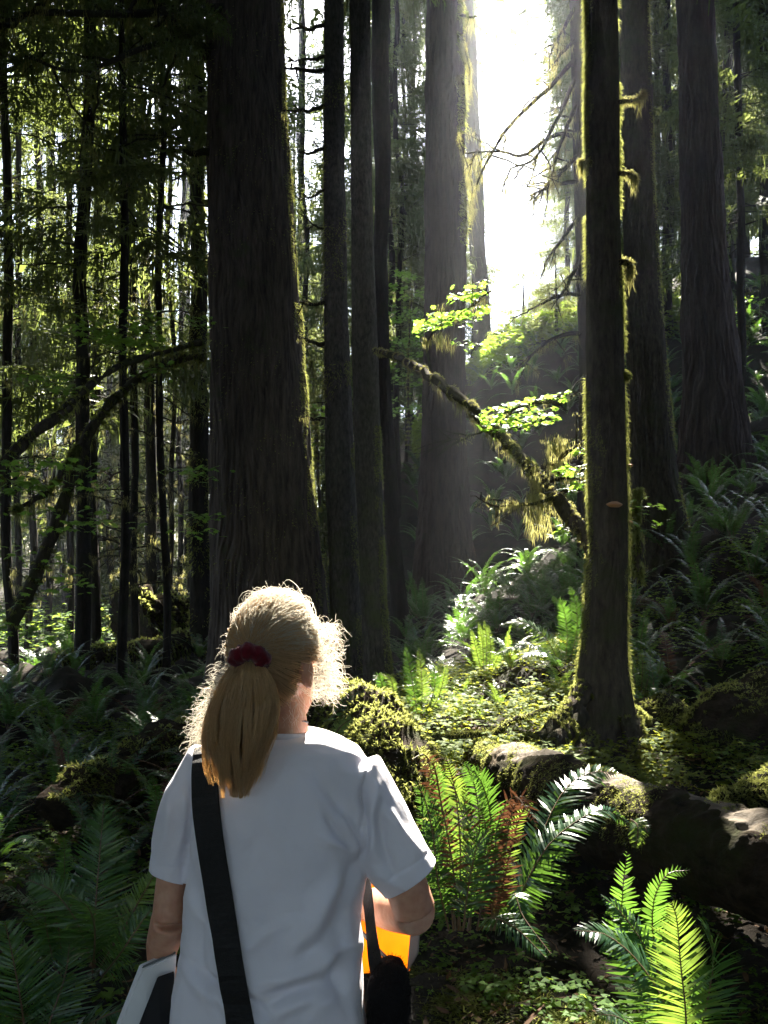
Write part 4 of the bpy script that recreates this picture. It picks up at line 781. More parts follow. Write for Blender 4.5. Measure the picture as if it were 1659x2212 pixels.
hero('fern of narrow upright fronds standing on the crest of the bright patch', (1050,1450,9.6),
  [([(1040,1450,9.6),(1028,1400,9.6),(1018,1360,9.6)], .06, 30, VW, 'fern_light'), ([(1046,1450,9.6),(1042,1390,9.6),(1034,1343,9.6)], .055, 32, VW, 'fern_light'), ([(1050,1450,9.6),(1051,1390,9.6),(1046,1340,9.6)], .05, 32, VW, 'fern_light'), ([(1056,1450,9.6),(1060,1395,9.6),(1054,1350,9.6)], .055, 30, VW, 'fern_light'), ([(1030,1450,9.6),(1010,1420,9.5),(990,1405,9.4)], .07, 24, UPW, 'fern_light'), ([(1062,1450,9.6),(1075,1420,9.6),(1085,1400,9.6)], .06, 24, VW, 'fern_light')])
hero('large fern with drooping glossy fronds left of the mossy trunk', (1215,1450,9.2),
  [([(1215,1450,9.2),(1180,1380,9.2),(1130,1345,9.2),(1080,1350,9.2)], .13, 40, (0,-.6,.8), 'fern_light'), ([(1215,1450,9.2),(1170,1400,9.0),(1120,1395,8.9),(1068,1415,8.8)], .12, 38, UPW, 'fern'), ([(1215,1450,9.2),(1190,1415,8.9),(1150,1410,8.7),(1110,1430,8.6)], .11, 34, UPW, 'fern'), ([(1220,1450,9.3),(1225,1370,9.4),(1215,1310,9.4),(1190,1290,9.3)], .12, 38, VW, 'fern'), ([(1225,1450,9.3),(1245,1370,9.4),(1245,1310,9.4),(1230,1265,9.4)], .12, 38, VW, 'fern'), ([(1210,1450,9.2),(1150,1360,9.6),(1110,1345,9.7)], .11, 34, UPW, 'fern')])
hero('sprig of narrow yellow-green fronds right of the mossy trunk\'s foot', (1385,1500,8.8),
  [([(1375,1500,8.8),(1368,1450,8.8),(1362,1405,8.8)], .06, 24, VW, 'fern_light'), ([(1385,1500,8.8),(1388,1440,8.8),(1383,1400,8.8)], .06, 24, VW, 'fern_light'), ([(1392,1500,8.8),(1405,1440,8.8),(1402,1395,8.8)], .06, 24, VW, 'fern_light'), ([(1395,1500,8.8),(1420,1460,8.8),(1430,1420,8.8)], .06, 24, VW, 'fern_light')])
hero('short fern frond reaching over the mossy log by the woman\'s shoulder', (722,1590,5.2), [([(722,1592,5.2),(735,1570,5.2),(755,1555,5.2),(762,1548,5.2)], .05, 18, VW, 'fern_light'), ([(700,1560,5.6),(720,1545,5.5),(760,1500,5.6),(800,1490,5.6)], .05, 24, UPW, 'fern')])
hero('fern with a curled tip on the mossy log near the grey trunks', (835,1560,6.6), [([(835,1560,6.6),(830,1500,6.6),(818,1460,6.6),(808,1470,6.5)], .05, 26, VW, 'fern'), ([(838,1560,6.6),(850,1520,6.6),(845,1470,6.6),(822,1455,6.6)], .05, 26, VW, 'fern_light')])

# ------------------------------------------------------------------ small plants and litter
def cover_stuff(name, n, xr, yr, lab, mat, size, dens, seed, hgt=(.03, .12), kind='three'):
    r2 = np.random.default_rng(seed); x = r2.uniform(*xr, n*3); y = r2.uniform(*yr, n*3); q = np.stack([x, y], -1)
    k = dens(x, y) + .35*snoise(q, 1.1, seed, 2) > r2.random(len(x))*.9 + .1; x, y = x[k][:n], y[k][:n]; z = H(x, y) + r2.uniform(*hgt, len(x)); b = MB(); c = np.stack([x, y, z], -1); m = len(c)
    if kind == 'three':
        az = r2.uniform(0, 6.28, m); s = r2.uniform(*size, m)
        for j in range(3):
            a = az + j*2.094; d = np.stack([np.cos(a), np.sin(a), r2.normal(-.1, .25, m)], -1); d = nrm(d); sd = nrm(np.stack([-np.sin(a), np.cos(a), r2.normal(0, .2, m)], -1))
            V = np.stack([c, c+d*(s*.75)[:, None]-sd*(s*.55)[:, None], c+d*(s*1.05)[:, None]-sd*(s*.28)[:, None]+[0, 0, -.004], c+d*(s*.85)[:, None], c+d*(s*1.05)[:, None]+sd*(s*.28)[:, None]+[0, 0, -.004], c+d*(s*.75)[:, None]+sd*(s*.55)[:, None]], 1)
            b.add(V.reshape(-1, 3), np.arange(m*6).reshape(m, 6))
    elif kind == 'strip':
        d = nrm(r2.normal(size=(m, 3))*[1, 1, .25]); sd = nrm(np.cross(d, r2.normal(size=(m, 3))*.3+[0, 0, 1])); strips(b, c, d, sd, r2.uniform(*size, m), r2.uniform(*size, m)*.25, 0, bend=r2.normal(0, .15, (m, 3)), seg=2)
    else:
        leaves(b, c, .03, r2, .5)
    tag(put(name, b, M[mat], smooth=False), lab, None, kind='stuff')
cover_stuff('oxalis_cover', 9000, (-.4, 2.6), (6.0, 12), 'sunlit three-leaved ground cover in the bright patch', 'cover_sunlit', (.018, .05), lambda x, y: np.where(np.hypot(x-1.77, y-7.5) > .35, .75, 0), 41, (.03, .22))
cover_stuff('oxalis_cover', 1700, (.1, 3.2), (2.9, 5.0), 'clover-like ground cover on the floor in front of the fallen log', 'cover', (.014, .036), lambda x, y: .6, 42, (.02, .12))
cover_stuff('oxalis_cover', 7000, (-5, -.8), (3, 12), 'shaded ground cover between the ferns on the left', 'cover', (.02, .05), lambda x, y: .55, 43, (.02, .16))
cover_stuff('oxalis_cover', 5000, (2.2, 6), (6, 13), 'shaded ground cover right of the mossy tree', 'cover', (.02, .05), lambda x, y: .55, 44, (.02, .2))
cover_stuff('leaf_litter', 9000, (-3, 3.6), (2.6, 8), 'brown needles and leaf litter scattered on the forest floor', 'litter', (.02, .09), lambda x, y: .6, 45, (.005, .03), 'strip')
cover_stuff('moss_carpet', 30000, (.1, 2.0), (2.8, 4.0), 'mossy turf on the floor beside the path', 'moss', (.012, .035), lambda x, y: .45, 46, (.0, .02), 'strip')
cover_stuff('hill_shrubs', 18000, (1.0, 10), (29.5, 37), 'leafy low shrubs covering the hillside crest', 'cover', (.05, .13), lambda x, y: np.where(x > .03*y, .6, 0), 47, (.1, 1.0))
cover_stuff('understory', 11000, (-24, -2), (19, 48), 'low leafy undergrowth across the far left floor', 'cover', (.05, .13), lambda x, y: .5, 48, (.1, 1.1))
# fallen twigs
r_ = np.random.default_rng(81); b = MB()
for k in range(150):
    x, y = r_.uniform(-2.5, 3.2), r_.uniform(2.7, 8); a = r_.uniform(0, 6.28); L = r_.uniform(.1, .5); q = np.array([[x+math.cos(a)*L*s, y+math.sin(a)*L*s, 0] for s in (0, .5, 1)]); q[:, 2] = H(q[:, 0], q[:, 1]) + [.01, .025+L*.06, .015+L*.12*r_.random()]; tube(b, q, [.006, .005, .003], 5)
tag(put('fallen_twigs', b, M['branch'], smooth=False), 'thin fallen twigs scattered on the forest floor', None, kind='stuff')
#@@PERSON@@
# ------------------------------------------------------------------ the woman
def remesh(parts, vox, smooth=4, fac=.5):
    mb = MB()
    for p in parts:
        if p[0] == 't': tube(mb, spline(p[1], 18), np.interp(np.linspace(0, 1, 18), np.linspace(0, 1, len(p[2])), p[2]), 20)
        elif p[0] == 'e':
            bm = bmesh.new(); bmesh.ops.create_icosphere(bm, subdivisions=4, radius=1); V = np.array([q.co[:] for q in bm.verts]); f = np.array([[q.index for q in fc.verts] for fc in bm.faces]); bm.free()
            A = np.array(p[3]) if len(p) > 3 else np.eye(3); mb.add((V*np.array(p[2])) @ A + np.array(p[1]), f)
        elif p[0] == 'l':                                   # loft of closed rings
            K, n = p[1].shape[:2]; i = np.arange(K-1)[:, None]*n; j = np.arange(n)[None]; j2 = (j+1) % n; mb.add(p[1], np.stack([i+j, i+j2, i+n+j2, i+n+j], -1).reshape(-1, 4))
            for bs, fl in ((0, 1), ((K-1)*n, 0)):
                rr = p[1].reshape(-1, 3)[bs:bs+n]; ii = np.arange(n); tr = np.stack([ii, (ii+1) % n, np.full(n, n)], -1); mb.add(np.vstack([rr, rr.mean(0)]), tr[:, ::-1] if fl else tr)
    me = mb.mesh('tmp', []); bm = bmesh.new(); bm.from_mesh(me); bmesh.ops.recalc_face_normals(bm, faces=bm.faces); bm.to_mesh(me); bm.free()
    o = link('tmp', me); m = o.modifiers.new('r', 'REMESH'); m.mode = 'VOXEL'; m.voxel_size = vox; m.use_smooth_shade = True
    s = o.modifiers.new('s', 'SMOOTH'); s.iterations = smooth; s.factor = fac
    dg = bpy.context.evaluated_depsgraph_get(); r = bpy.data.meshes.new_from_object(o.evaluated_get(dg)); bpy.data.objects.remove(o); bpy.data.meshes.remove(me); return r
def getco(me):
    a = np.empty(len(me.vertices)*3, np.float32); me.vertices.foreach_get('co', a); return a.reshape(-1, 3).astype(float)
def setco(me, V): me.vertices.foreach_set('co', np.asarray(V, np.float32).ravel()); me.update()
def getn(me):
    a = np.empty(len(me.vertices)*3, np.float32); me.vertices.foreach_get('normal', a); return a.reshape(-1, 3).astype(float)
def finish(name, me, mat, parent, smooth=True):
    me.name = name; me.materials.clear(); me.materials.append(mat)
    for p in me.polygons: p.use_smooth = smooth
    return link(name, me, parent)

# materials
m, t, b = mat_new('skin'); b.inputs['Base Color'].default_value = (.50, .27, .18, 1); b.inputs['Roughness'].default_value = .5
b.inputs['Subsurface Weight'].default_value = .35; b.inputs['Subsurface Radius'].default_value = (1, .3, .12); b.inputs['Subsurface Scale'].default_value = .012
g = node(t, 'ShaderNodeTexCoord'); n1 = node(t, 'ShaderNodeTexNoise', i_Scale=55.0, i_Detail=5.0); t.links.new(g.outputs['Object'], n1.inputs['Vector'])
t.links.new(ramp(t, n1.outputs[0], [(.3, (.44, .21, .135)), (.65, (.54, .30, .20))]), b.inputs['Base Color'])
n2 = node(t, 'ShaderNodeTexNoise', i_Scale=260.0, i_Detail=3.0); t.links.new(g.outputs['Object'], n2.inputs['Vector']); bp = node(t, 'ShaderNodeBump', i_Strength=.25, i_Distance=.002); t.links.new(n2.outputs[0], bp.inputs['Height']); t.links.new(bp.outputs[0], b.inputs['Normal']); M['skin'] = m
def hair_mat(name, c1, c2, tr, tf=.4, sheet=False):
    m = leaf_mat(name, c1, c2, tr, tf, .38, .5); return m
M['hair'] = hair_mat('hair', (.28, .165, .07), (.92, .74, .47), (1.0, .76, .44), .58)
M['hair_sunlit'] = hair_mat('hair_sunlit', (.68, .60, .48), (.88, .82, .70), (1.0, .96, .88), .68)  # paler copy of the hair colour, sunlight painted into it
M['hair_root'] = hair_mat('hair_root', (.20, .125, .065), (.38, .26, .15), (.5, .34, .17), .3)
m, t, b = mat_new('cotton'); b.inputs['Base Color'].default_value = (.78, .75, .82, 1); b.inputs['Roughness'].default_value = .9; b.inputs['Specular IOR Level'].default_value = .1; b.inputs['Sheen Weight'].default_value = .3
g = node(t, 'ShaderNodeTexCoord'); n1 = node(t, 'ShaderNodeTexNoise', i_Scale=500.0, i_Detail=3.0); n2 = node(t, 'ShaderNodeTexNoise', i_Scale=16.0, i_Detail=4.0)
t.links.new(g.outputs['Object'], n1.inputs['Vector']); t.links.new(g.outputs['Object'], n2.inputs['Vector'])
b1 = node(t, 'ShaderNodeBump', i_Strength=.25, i_Distance=.0015); b2 = node(t, 'ShaderNodeBump', i_Strength=.25, i_Distance=.012); t.links.new(n1.outputs[0], b1.inputs['Height']); t.links.new(n2.outputs[0], b2.inputs['Height']); t.links.new(b2.outputs[0], b1.inputs['Normal']); t.links.new(b1.outputs[0], b.inputs['Normal'])
tr = node(t, 'ShaderNodeBsdfTranslucent'); tr.inputs[0].default_value = (.8, .72, .62, 1); mx = node(t, 'ShaderNodeMixShader'); mx.inputs[0].default_value = .12
t.links.new(b.outputs[0], mx.inputs[1]); t.links.new(tr.outputs[0], mx.inputs[2]); t.links.new(mx.outputs[0], t.nodes['Material Output'].inputs[0]); M['cotton'] = m
M['denim'] = plain('denim', (.05, .06, .09), .9, .1, (300, .4, .002), 0, (40, (.035, .042, .065)))
M['nylon'] = plain('black_nylon', (.014, .013, .013), .7, .3, (420, .9, .002), 0, (160, (.006, .006, .006)))
M['fleece'] = plain('black_fleece', (.010, .009, .009), .95, .1, (120, .8, .01))
M['velvet'] = plain('maroon_velvet', (.10, .004, .010), .9, .1, (180, .5, .003), .25, (70, (.05, .002, .006)))
M['cord'] = plain('black_cord', (.012, .011, .011), .6)
M['shoe'] = plain('shoe_leather', (.06, .04, .025), .6, .4, (60, .3, .003))
M['white_board'] = plain('white_board', (.72, .72, .73), .5, .4, (20, .1, .002), 0, (7, (.60, .60, .62)))
M['black_cover'] = plain('black_cover', (.012, .012, .014), .6, .3, (200, .3, .001))
M['grey_edge'] = plain('grey_edge', (.12, .13, .13), .5)
M['eye'] = plain('eye', (.8, .8, .8), .15); M['iris'] = plain('iris', (.08, .12, .2), .2)
m, t, b = mat_new('orange_sheet'); b.inputs['Base Color'].default_value = (.75, .38, .03, 1); b.inputs['Roughness'].default_value = .45
g = node(t, 'ShaderNodeTexCoord'); n1 = node(t, 'ShaderNodeTexNoise', i_Scale=14.0, i_Detail=6.0); t.links.new(g.outputs['Object'], n1.inputs['Vector'])
tr = node(t, 'ShaderNodeBsdfTranslucent'); t.links.new(ramp(t, n1.outputs[0], [(.3, (.62, .20, .010)), (.45, (.85, .36, .015)), (.7, (.95, .44, .03))]), tr.inputs[0]); mx = node(t, 'ShaderNodeMixShader'); mx.inputs[0].default_value = .6
t.links.new(b.outputs[0], mx.inputs[1]); t.links.new(tr.outputs[0], mx.inputs[2]); t.links.new(mx.outputs[0], t.nodes['Material Output'].inputs[0]); M['orange'] = m

rg = np.random.default_rng(7)
TURN = R(30); HC = P(600, 1435, 1.90)
fw_ = np.array([math.sin(TURN), math.cos(TURN), -.02]); rt_ = np.array([math.cos(TURN), -math.sin(TURN), 0]); up_ = np.array([0, 0, 1.])
HB = np.array([rt_, fw_, up_])                     # rows: local axes -> world
hp = lambda r, f, u: HC + rt_*r + fw_*f + up_*u
body = [('e', hp(0, -.005, .012), (.073, .092, .103), HB), ('e', hp(0, .022, -.045), (.058, .068, .078), HB), ('e', hp(0, .055, -.085), (.032, .034, .032), HB),
        ('t', [hp(0, .088, .012), hp(0, .100, -.012), hp(0, .108, -.028)], [.008, .010, .014]), ('e', hp(0, .086, -.055), (.022, .010, .006), HB), ('e', hp(0, .083, -.064), (.020, .010, .006), HB), ('e', hp(.03, .078, .026), (.02, .012, .007), HB), ('e', hp(-.03, .078, .026), (.02, .012, .007), HB),
        ('e', hp(.077, -.008, -.012), (.008, .020, .031), HB), ('e', hp(-.077, -.008, -.012), (.008, .020, .031), HB), ('e', hp(.079, -.004, -.033), (.006, .010, .012), HB),
        ('t', [P(602, 1480, 1.905), P(606, 1540, 1.90), P(610, 1600, 1.915), P(608, 1640, 1.93)], [.050, .050, .056, .07])]
def ring_loft(rows, Yc, n=48, pw=2.4):
    out = []
    a = np.arange(n)/n*2*math.pi
    for (v, ul, ur, dp, yo) in rows:
        A, B = P(ul, v, Yc+yo), P(ur, v, Yc+yo); c = (A+B)/2; hw = (B[0]-A[0])/2
        x = np.sign(np.cos(a))*np.abs(np.cos(a))**(2/pw)*hw; y = np.sign(np.sin(a))*np.abs(np.sin(a))**(2/pw)*dp
        out.append(np.stack([c[0]+x, c[1]+y, np.full(n, c[2])], -1))
    return np.array(out)
TORSO = [(1570,580,650,.055,0.0),(1580,540,690,.074,0.0),(1594,490,740,.088,0),(1614,455,778,.098,0),(1650,432,797,.107,0),(1700,420,800,.112,0),(1780,411,797,.116,0),(1860,406,792,.118,0),(1950,400,786,.117,0),(2060,388,783,.120,0),(2160,372,789,.126,0),(2260,358,797,.132,0),(2360,350,803,.135,0)]
shr = [(v, ul+26, ur-26, dp-.042, yo) for v, ul, ur, dp, yo in TORSO if v > 1580]
body.append(('l', ring_loft(shr, 1.93)))
LARM = [P(462,1662,1.93), P(405,1760,1.94), P(378,1880,1.945), P(366,1985,1.945)]; RARM = [P(765,1690,1.93), P(820,1790,1.93), P(868,1890,1.92), P(896,1968,1.93)]
body += [('t', LARM, [.040, .036, .0345, .035]), ('t', [LARM[-1], P(352,2040,1.98), P(346,2090,2.01)], [.037, .034, .025]), ('t', RARM, [.046, .044, .043, .043]), ('t', [RARM[-1], P(850,1965,2.04), P(800,1955,2.13), P(760,1950,2.19)], [.046, .043, .036, .027])]
def hand(wrist, d, nrm_, thumb_side, curl, S=1.0):
    d = nrm(d); n_ = nrm(np.array(nrm_) - d*np.dot(nrm_, d)); s = np.cross(d, n_); out = []
    pc = np.array(wrist) + d*.045*S
    for k in np.linspace(-.028, .028, 4): out.append(('t', [np.array(wrist) + s*k*.6, pc + s*k*.95, pc + d*.045 + s*k], [.015, .0145, .012]))
    for i, (k, L) in enumerate(zip((-.030, -.010, .010, .029), (.060, .074, .078, .068))):
        k = k*(1 if thumb_side > 0 else -1); p = pc + d*.045 + s*k; q = [p]; ang = 0
        for j in range(3):
            ang += curl*(.8 if j else .55) + .05*i; p = p + (d*math.cos(ang) + n_*math.sin(ang))*L*(.45, .32, .23)[j]; q.append(p)
        out.append(('t', q, [.0095, .0088, .008, .0065]))
    b0 = np.array(wrist) + d*.03 + s*.026*thumb_side; out.append(('t', [b0, b0 + d*.028 + s*.022*thumb_side + n_*.012, b0 + d*.052 + s*.020*thumb_side + n_*.030], [.014, .011, .008])); return out
body += hand(P(346,2090,2.01), (-.05, .25, -1), (.2, -1, -.2), 1, .5)
body += hand(P(760,1950,2.19), (-1, .25, -.1), (0, -.75, .5), 1, .55)
for sx, u in ((-1, 485), (1, 665)):
    x = P(u, 2300, 1.93)[0]; body += [('t', [(x, 1.93, .78), (x+sx*.01, 1.92, .45), (x+sx*.015, 1.945, .09)], [.095, .062, .042]), ('t', [(x+sx*.015, 1.93, .05), (x+sx*.02, 2.0, .045), (x+sx*.03, 2.09, .035)], [.045, .042, .032])]
PER = finish('person', remesh(body, .0042, 5), M['skin'], None)
tag(PER, 'person with a blonde ponytail seen from behind in a white t-shirt', 'person')
for s in (-1, 1):
    bm = bmesh.new(); bmesh.ops.create_uvsphere(bm, u_segments=20, v_segments=14, radius=.0125); me = bpy.data.meshes.new('eye'); bm.to_mesh(me); bm.free(); me.materials.append(M['eye']); o = link('eye', me, PER); o.location = hp(.031*s, .076, .006).tolist()
    bm = bmesh.new(); bmesh.ops.create_uvsphere(bm, u_segments=16, v_segments=10, radius=.0062); me = bpy.data.meshes.new('iris'); bm.to_mesh(me); bm.free(); me.materials.append(M['iris']); q = link('iris', me, o); q.location = (fw_*.0078).tolist()
# shirt
parts = [('l', ring_loft(TORSO, 1.93)), ('t', [P(470,1650,1.93), P(408,1745,1.94), P(378,1850,1.945), P(366,1960,1.945)], [.066, .058, .047, .043]), ('t', [P(752,1672,1.93), P(800,1755,1.93), P(852,1845,1.925), P(890,1900,1.925), P(925,1950,1.925)], [.074, .072, .066, .062, .06])]
me = remesh(parts, .0038, 16, .5)
bm = bmesh.new(); bm.from_mesh(me)
def hem(c, d, test):
    d = Vector(nrm(d).tolist()); c = Vector(c.tolist()); fs = [f for f in bm.faces if test(f.calc_center_median())]; geo = set(fs)
    for f in fs: geo.update(f.edges); geo.update(f.verts)
    bmesh.ops.bisect_plane(bm, geom=list(geo), plane_co=c, plane_no=d, clear_outer=True)
lc, ld = P(369,1889,1.945), P(372,1960,1.945)-P(384,1880,1.945); rc, rd = P(892,1893,1.925), P(925,1950,1.925)-P(870,1870,1.925)
hem(lc, ld + np.array([-.012, 0, 0]), lambda q: q.x < P(404,1889,1.945)[0] and q.z < lc[2]+.08 and q.z > lc[2]-.1)
hem(rc, rd, lambda q: q.x > P(806,1900,1.925)[0] and q.z < rc[2]+.08)
hem(P(580,2352,1.93), np.array([0, 0, -1.]), lambda q: q.z < P(580,2300,1.93)[2])
bm.to_mesh(me); bm.free(); me.update()
V = getco(me); N = getn(me); u, v = proj(V); dsp = np.zeros(len(V))
FOLDS = [(800,1622,788,1730,3.5,-.0028),(788,1730,782,1850,3.5,-.0028),(432,1612,412,1740,3.5,-.0025),(412,1740,404,1880,3.5,-.0025),(838,1905,925,1836,3,-.0012),(338,1866,402,1880,3,-.0012),(640,1600,800,1640,6,.0012),(700,1760,772,1842,9,-.004),(690,1800,770,1850,12,.004),(560,1790,500,1900,20,-.003),(520,2050,640,1990,15,.003),(600,2200,740,2130,16,-.004),(420,1950,500,2080,14,.003),(775,1838,700,1690,16,-.006),(770,1845,735,1760,10,.007),(778,1850,720,1960,18,-.006),(790,1700,786,1850,9,-.010),(806,1690,800,1850,14,.006),(745,1900,620,2060,26,.007),(775,1950,640,2100,26,-.007),(770,2040,570,2130,22,.008),(760,2090,590,2170,20,-.008),(700,2150,560,2212,22,.007),(405,2075,600,2212,13,-.007),(398,2090,560,2230,18,.005),
         (412,1880,470,2010,16,-.005),(408,1700,404,1880,8,-.007),(430,1690,420,1860,14,.004),(560,1700,640,1900,45,.004),(480,1980,440,2160,22,.005),(640,1640,760,1720,28,-.003),(700,1950,690,2200,24,.004),(840,1740,900,1860,14,.004),(812,1760,850,1890,12,-.006),(370,1700,352,1850,12,.003),(730,1990,745,2190,18,-.005),(800,1880,870,1915,10,.003),(430,2000,470,2212,14,-.004)]
for (u0, v0, u1, v1, w, a) in FOLDS:
    d = np.array([u1-u0, v1-v0], float); L = np.hypot(*d); d /= L; s = (u-u0)*d[0] + (v-v0)*d[1]; l = -(u-u0)*d[1] + (v-v0)*d[0] + 6*np.sin(s*.03+u0)
    sN = np.clip(s/L, -.3, 1.3); dsp += a*np.exp(-(l/w)**2)*np.exp(-((sN-.5)/.5)**4)
dsp *= 2.3*(N[:, 1] < .1); dsp += .0022*snoise(V, 7, 3, 3)*(.4+.6*np.clip((v-1650)/300, 0, 1))
setco(me, V + N*dsp[:, None])
SH = finish('t_shirt', me, M['cotton'], PER); sm = SH.modifiers.new('solid', 'SOLIDIFY'); sm.thickness = .003; sm.offset = -1
BV = BVHTree.FromPolygons([p.co[:] for p in me.vertices], [list(p.vertices) for p in me.polygons])
def on_back(u, v, off=.004, far=False):
    o = Vector((0, 0, CAMZ)); d = Vector((P(u, v, 1.9)-np.array([0, 0, CAMZ])).tolist()).normalized(); h = BV.ray_cast(o, d)
    return (np.array(h[0]) + np.array([0, -off, 0])) if h[0] is not None else P(u, v, 1.86)
# stitched hem lines and collar
def band(name, pts, r, mat, parent, n=8, closed=False):
    b_ = MB(); tube(b_, pts, r, n, cap=not closed); return put(name, b_, mat, parent)
a = np.linspace(0, 2*math.pi, 40); cc = P(607, 1577, 1.915); band('collar', np.stack([cc[0]+.060*np.cos(a), cc[1]+.058*np.sin(a), cc[2]-.016-.012*np.sin(a)], -1), .0075, M['cotton'], PER)
cc = P(606, 1560, 1.908); band('necklace', np.stack([cc[0]+.0535*np.cos(a), cc[1]+.0525*np.sin(a), cc[2]-.012*np.sin(a)], -1), .0022, M['cord'], PER)
# trousers and shoes
tr_ = [('l', ring_loft([(2230,368,789,.125,0),(2330,362,792,.14,0),(2430,362,792,.145,0)], 1.93))]
for sx, u_ in ((-1, 485), (1, 665)):
    x = P(u_, 2300, 1.93)[0]; tr_ += [('t', [(x, 1.93, .72), (x+sx*.01, 1.92, .45), (x+sx*.015, 1.945, .06)], [.105, .078, .06])]
    sh = remesh([('t', [(x+sx*.015, 1.915, .045), (x+sx*.02, 1.98, .045), (x+sx*.03, 2.07, .034), (x+sx*.034, 2.12, .028)], [.052, .052, .045, .03]), ('t', [(x+sx*.015, 1.935, .04), (x+sx*.015, 1.94, .10)], [.05, .05])], .006, 3); finish('shoe', sh, M['shoe'], PER)
finish('trousers', remesh(tr_, .009, 6), M['denim'], PER)

# hair: strands drawn back over the skull to the tie
def strands(mb, paths, r, mat=0):
    paths = np.asarray(paths, float); n, K = paths.shape[:2]; t = nrm(np.gradient(paths, axis=1)); ref = np.tile(np.array([.3, .5, .8]), (n, K, 1)); a_ = nrm(np.cross(t, ref)); b_ = np.cross(t, a_)
    rr = np.broadcast_to(np.asarray(r), (n,))[:, None]*np.linspace(1, .45, K)[None]
    V = np.stack([paths + rr[..., None]*(a_*math.cos(q)+b_*math.sin(q)) for q in (0, 2.094, 4.189)], 2)
    i = np.arange(n)[:, None, None]*K*3 + np.arange(K-1)[None, :, None]*3; j = np.arange(3)[None, None]; j2 = (j+1) % 3
    mb.add(V.reshape(-1, 3), np.stack([i+j, i+j2, i+3+j2, i+3+j], -1).reshape(-1, 4), mat)
TIE = P(538, 1424, 1.800); tl = np.array([(TIE-HC) @ rt_, (TIE-HC) @ fw_, (TIE-HC) @ up_]); td = nrm(tl/np.array([.079, .097, .116]))
AX = np.array([.0775, .0965, .1125]); CO_ = np.array([0, -.005, .012])
d = nrm(rg.normal(size=(30000, 3))); ok = ~((d[:, 1] > .35) & (d[:, 2] < .55 + .25*np.abs(d[:, 0]))) & ~((d[:, 1] > .62) & (d[:, 2] < .8)) & (d[:, 2] > -.80 + .6*np.clip(d[:, 1]+.6, 0, 1)) & ~((np.abs(d[:, 0]) > .8) & (d[:, 2] < -.05) & (d[:, 1] > -.25)); d = d[ok][:6500]
K = 12; s = np.linspace(0, 1, K); om = np.arccos(np.clip(d @ td, -1, 1))[:, None]; so_ = np.sin(om)+1e-6
D = (np.sin((1-s)*om)/so_)[..., None]*d[:, None] + (np.sin(s*om)/so_)[..., None]*td
lift = rg.uniform(.004, .013, (len(d), 1)) + .012*np.sin(s*math.pi)[None]*rg.uniform(.1, 1, (len(d), 1))*np.clip(d[:, 2:3]+.3, 0, 1); lift = lift*(1-.5*s[None]**4) + .016*np.clip(-D[..., 2]-.25, 0, 1)
L3 = CO_ + D*AX + D*lift[..., None]; L3 += .0018*np.sin(s[None, :, None]*9 + rg.uniform(0, 6, (len(d), 1, 3)))*np.sin(s*math.pi)[None, :, None]
Pw = HC + L3 @ HB
Pw[:, -2:] = Pw[:, -2:]*.4 + (TIE + rg.normal(0, .007, (len(d), 1, 3)))*.6
hm = MB(); strands(hm, Pw, rg.uniform(.0004, .0008, len(d)))
# lifted, ruffled hair over the crown and the right side, loose, and painted paler as if sunlit
d2 = nrm(rg.normal(size=(22000, 3))*[1, 1, .8] + [.15, .1, .75]); d2 = d2[(d2[:, 2] > .15) & ~((d2[:, 1] > .55) & (d2[:, 2] < .6))][:7500]; n2 = len(d2)
st_ = np.linspace(0, 1, 9); om2 = np.arccos(np.clip(d2 @ td, -1, 1))[:, None]; tgt = st_[None]*rg.uniform(.2, .7, (n2, 1)); D2_ = (np.sin((1-tgt)*om2)/np.sin(om2))[..., None]*d2[:, None] + (np.sin(tgt*om2)/np.sin(om2))[..., None]*td
lf = (.007 + rg.gamma(2.0, .0024, (n2, 1))*np.clip(d2[:, 2:3]*1.2, .3, 1))*(.35 + np.sin(st_*2.6 + .35)[None]); L2 = CO_ + D2_*AX + D2_*lf[..., None] + rg.normal(0, .0035, (n2, 1, 3))*st_[None, :, None] + .003*np.sin(st_[None, :, None]*7 + rg.uniform(0, 6.28, (n2, 1, 3)))
strands(hm, HC + L2 @ HB, rg.uniform(.0003, .0006, n2), 2)
# scalp under the strands
bm = bmesh.new(); bmesh.ops.create_icosphere(bm, subdivisions=5, radius=1); dv = np.array([q.co[:] for q in bm.verts]); f = np.array([[q.index for q in fc.verts] for fc in bm.faces]); bm.free()
okv = ~((dv[:, 1] > .35) & (dv[:, 2] < .55+.25*np.abs(dv[:, 0]))) & (dv[:, 2] > -.76 + .6*np.clip(dv[:, 1]+.6, 0, 1)) & ~((np.abs(dv[:, 0]) > .8) & (dv[:, 2] < -.05) & (dv[:, 1] > -.25)); f = f[okv[f].all(1)]
hm.add(HC + (CO_ + dv*(AX+.003) + dv*.015*np.clip(-dv[:, 2:3]-.25, 0, 1)) @ HB, f, 1)
put('hair', hm, [M['hair'], M['hair_root'], M['hair_sunlit']], PER)
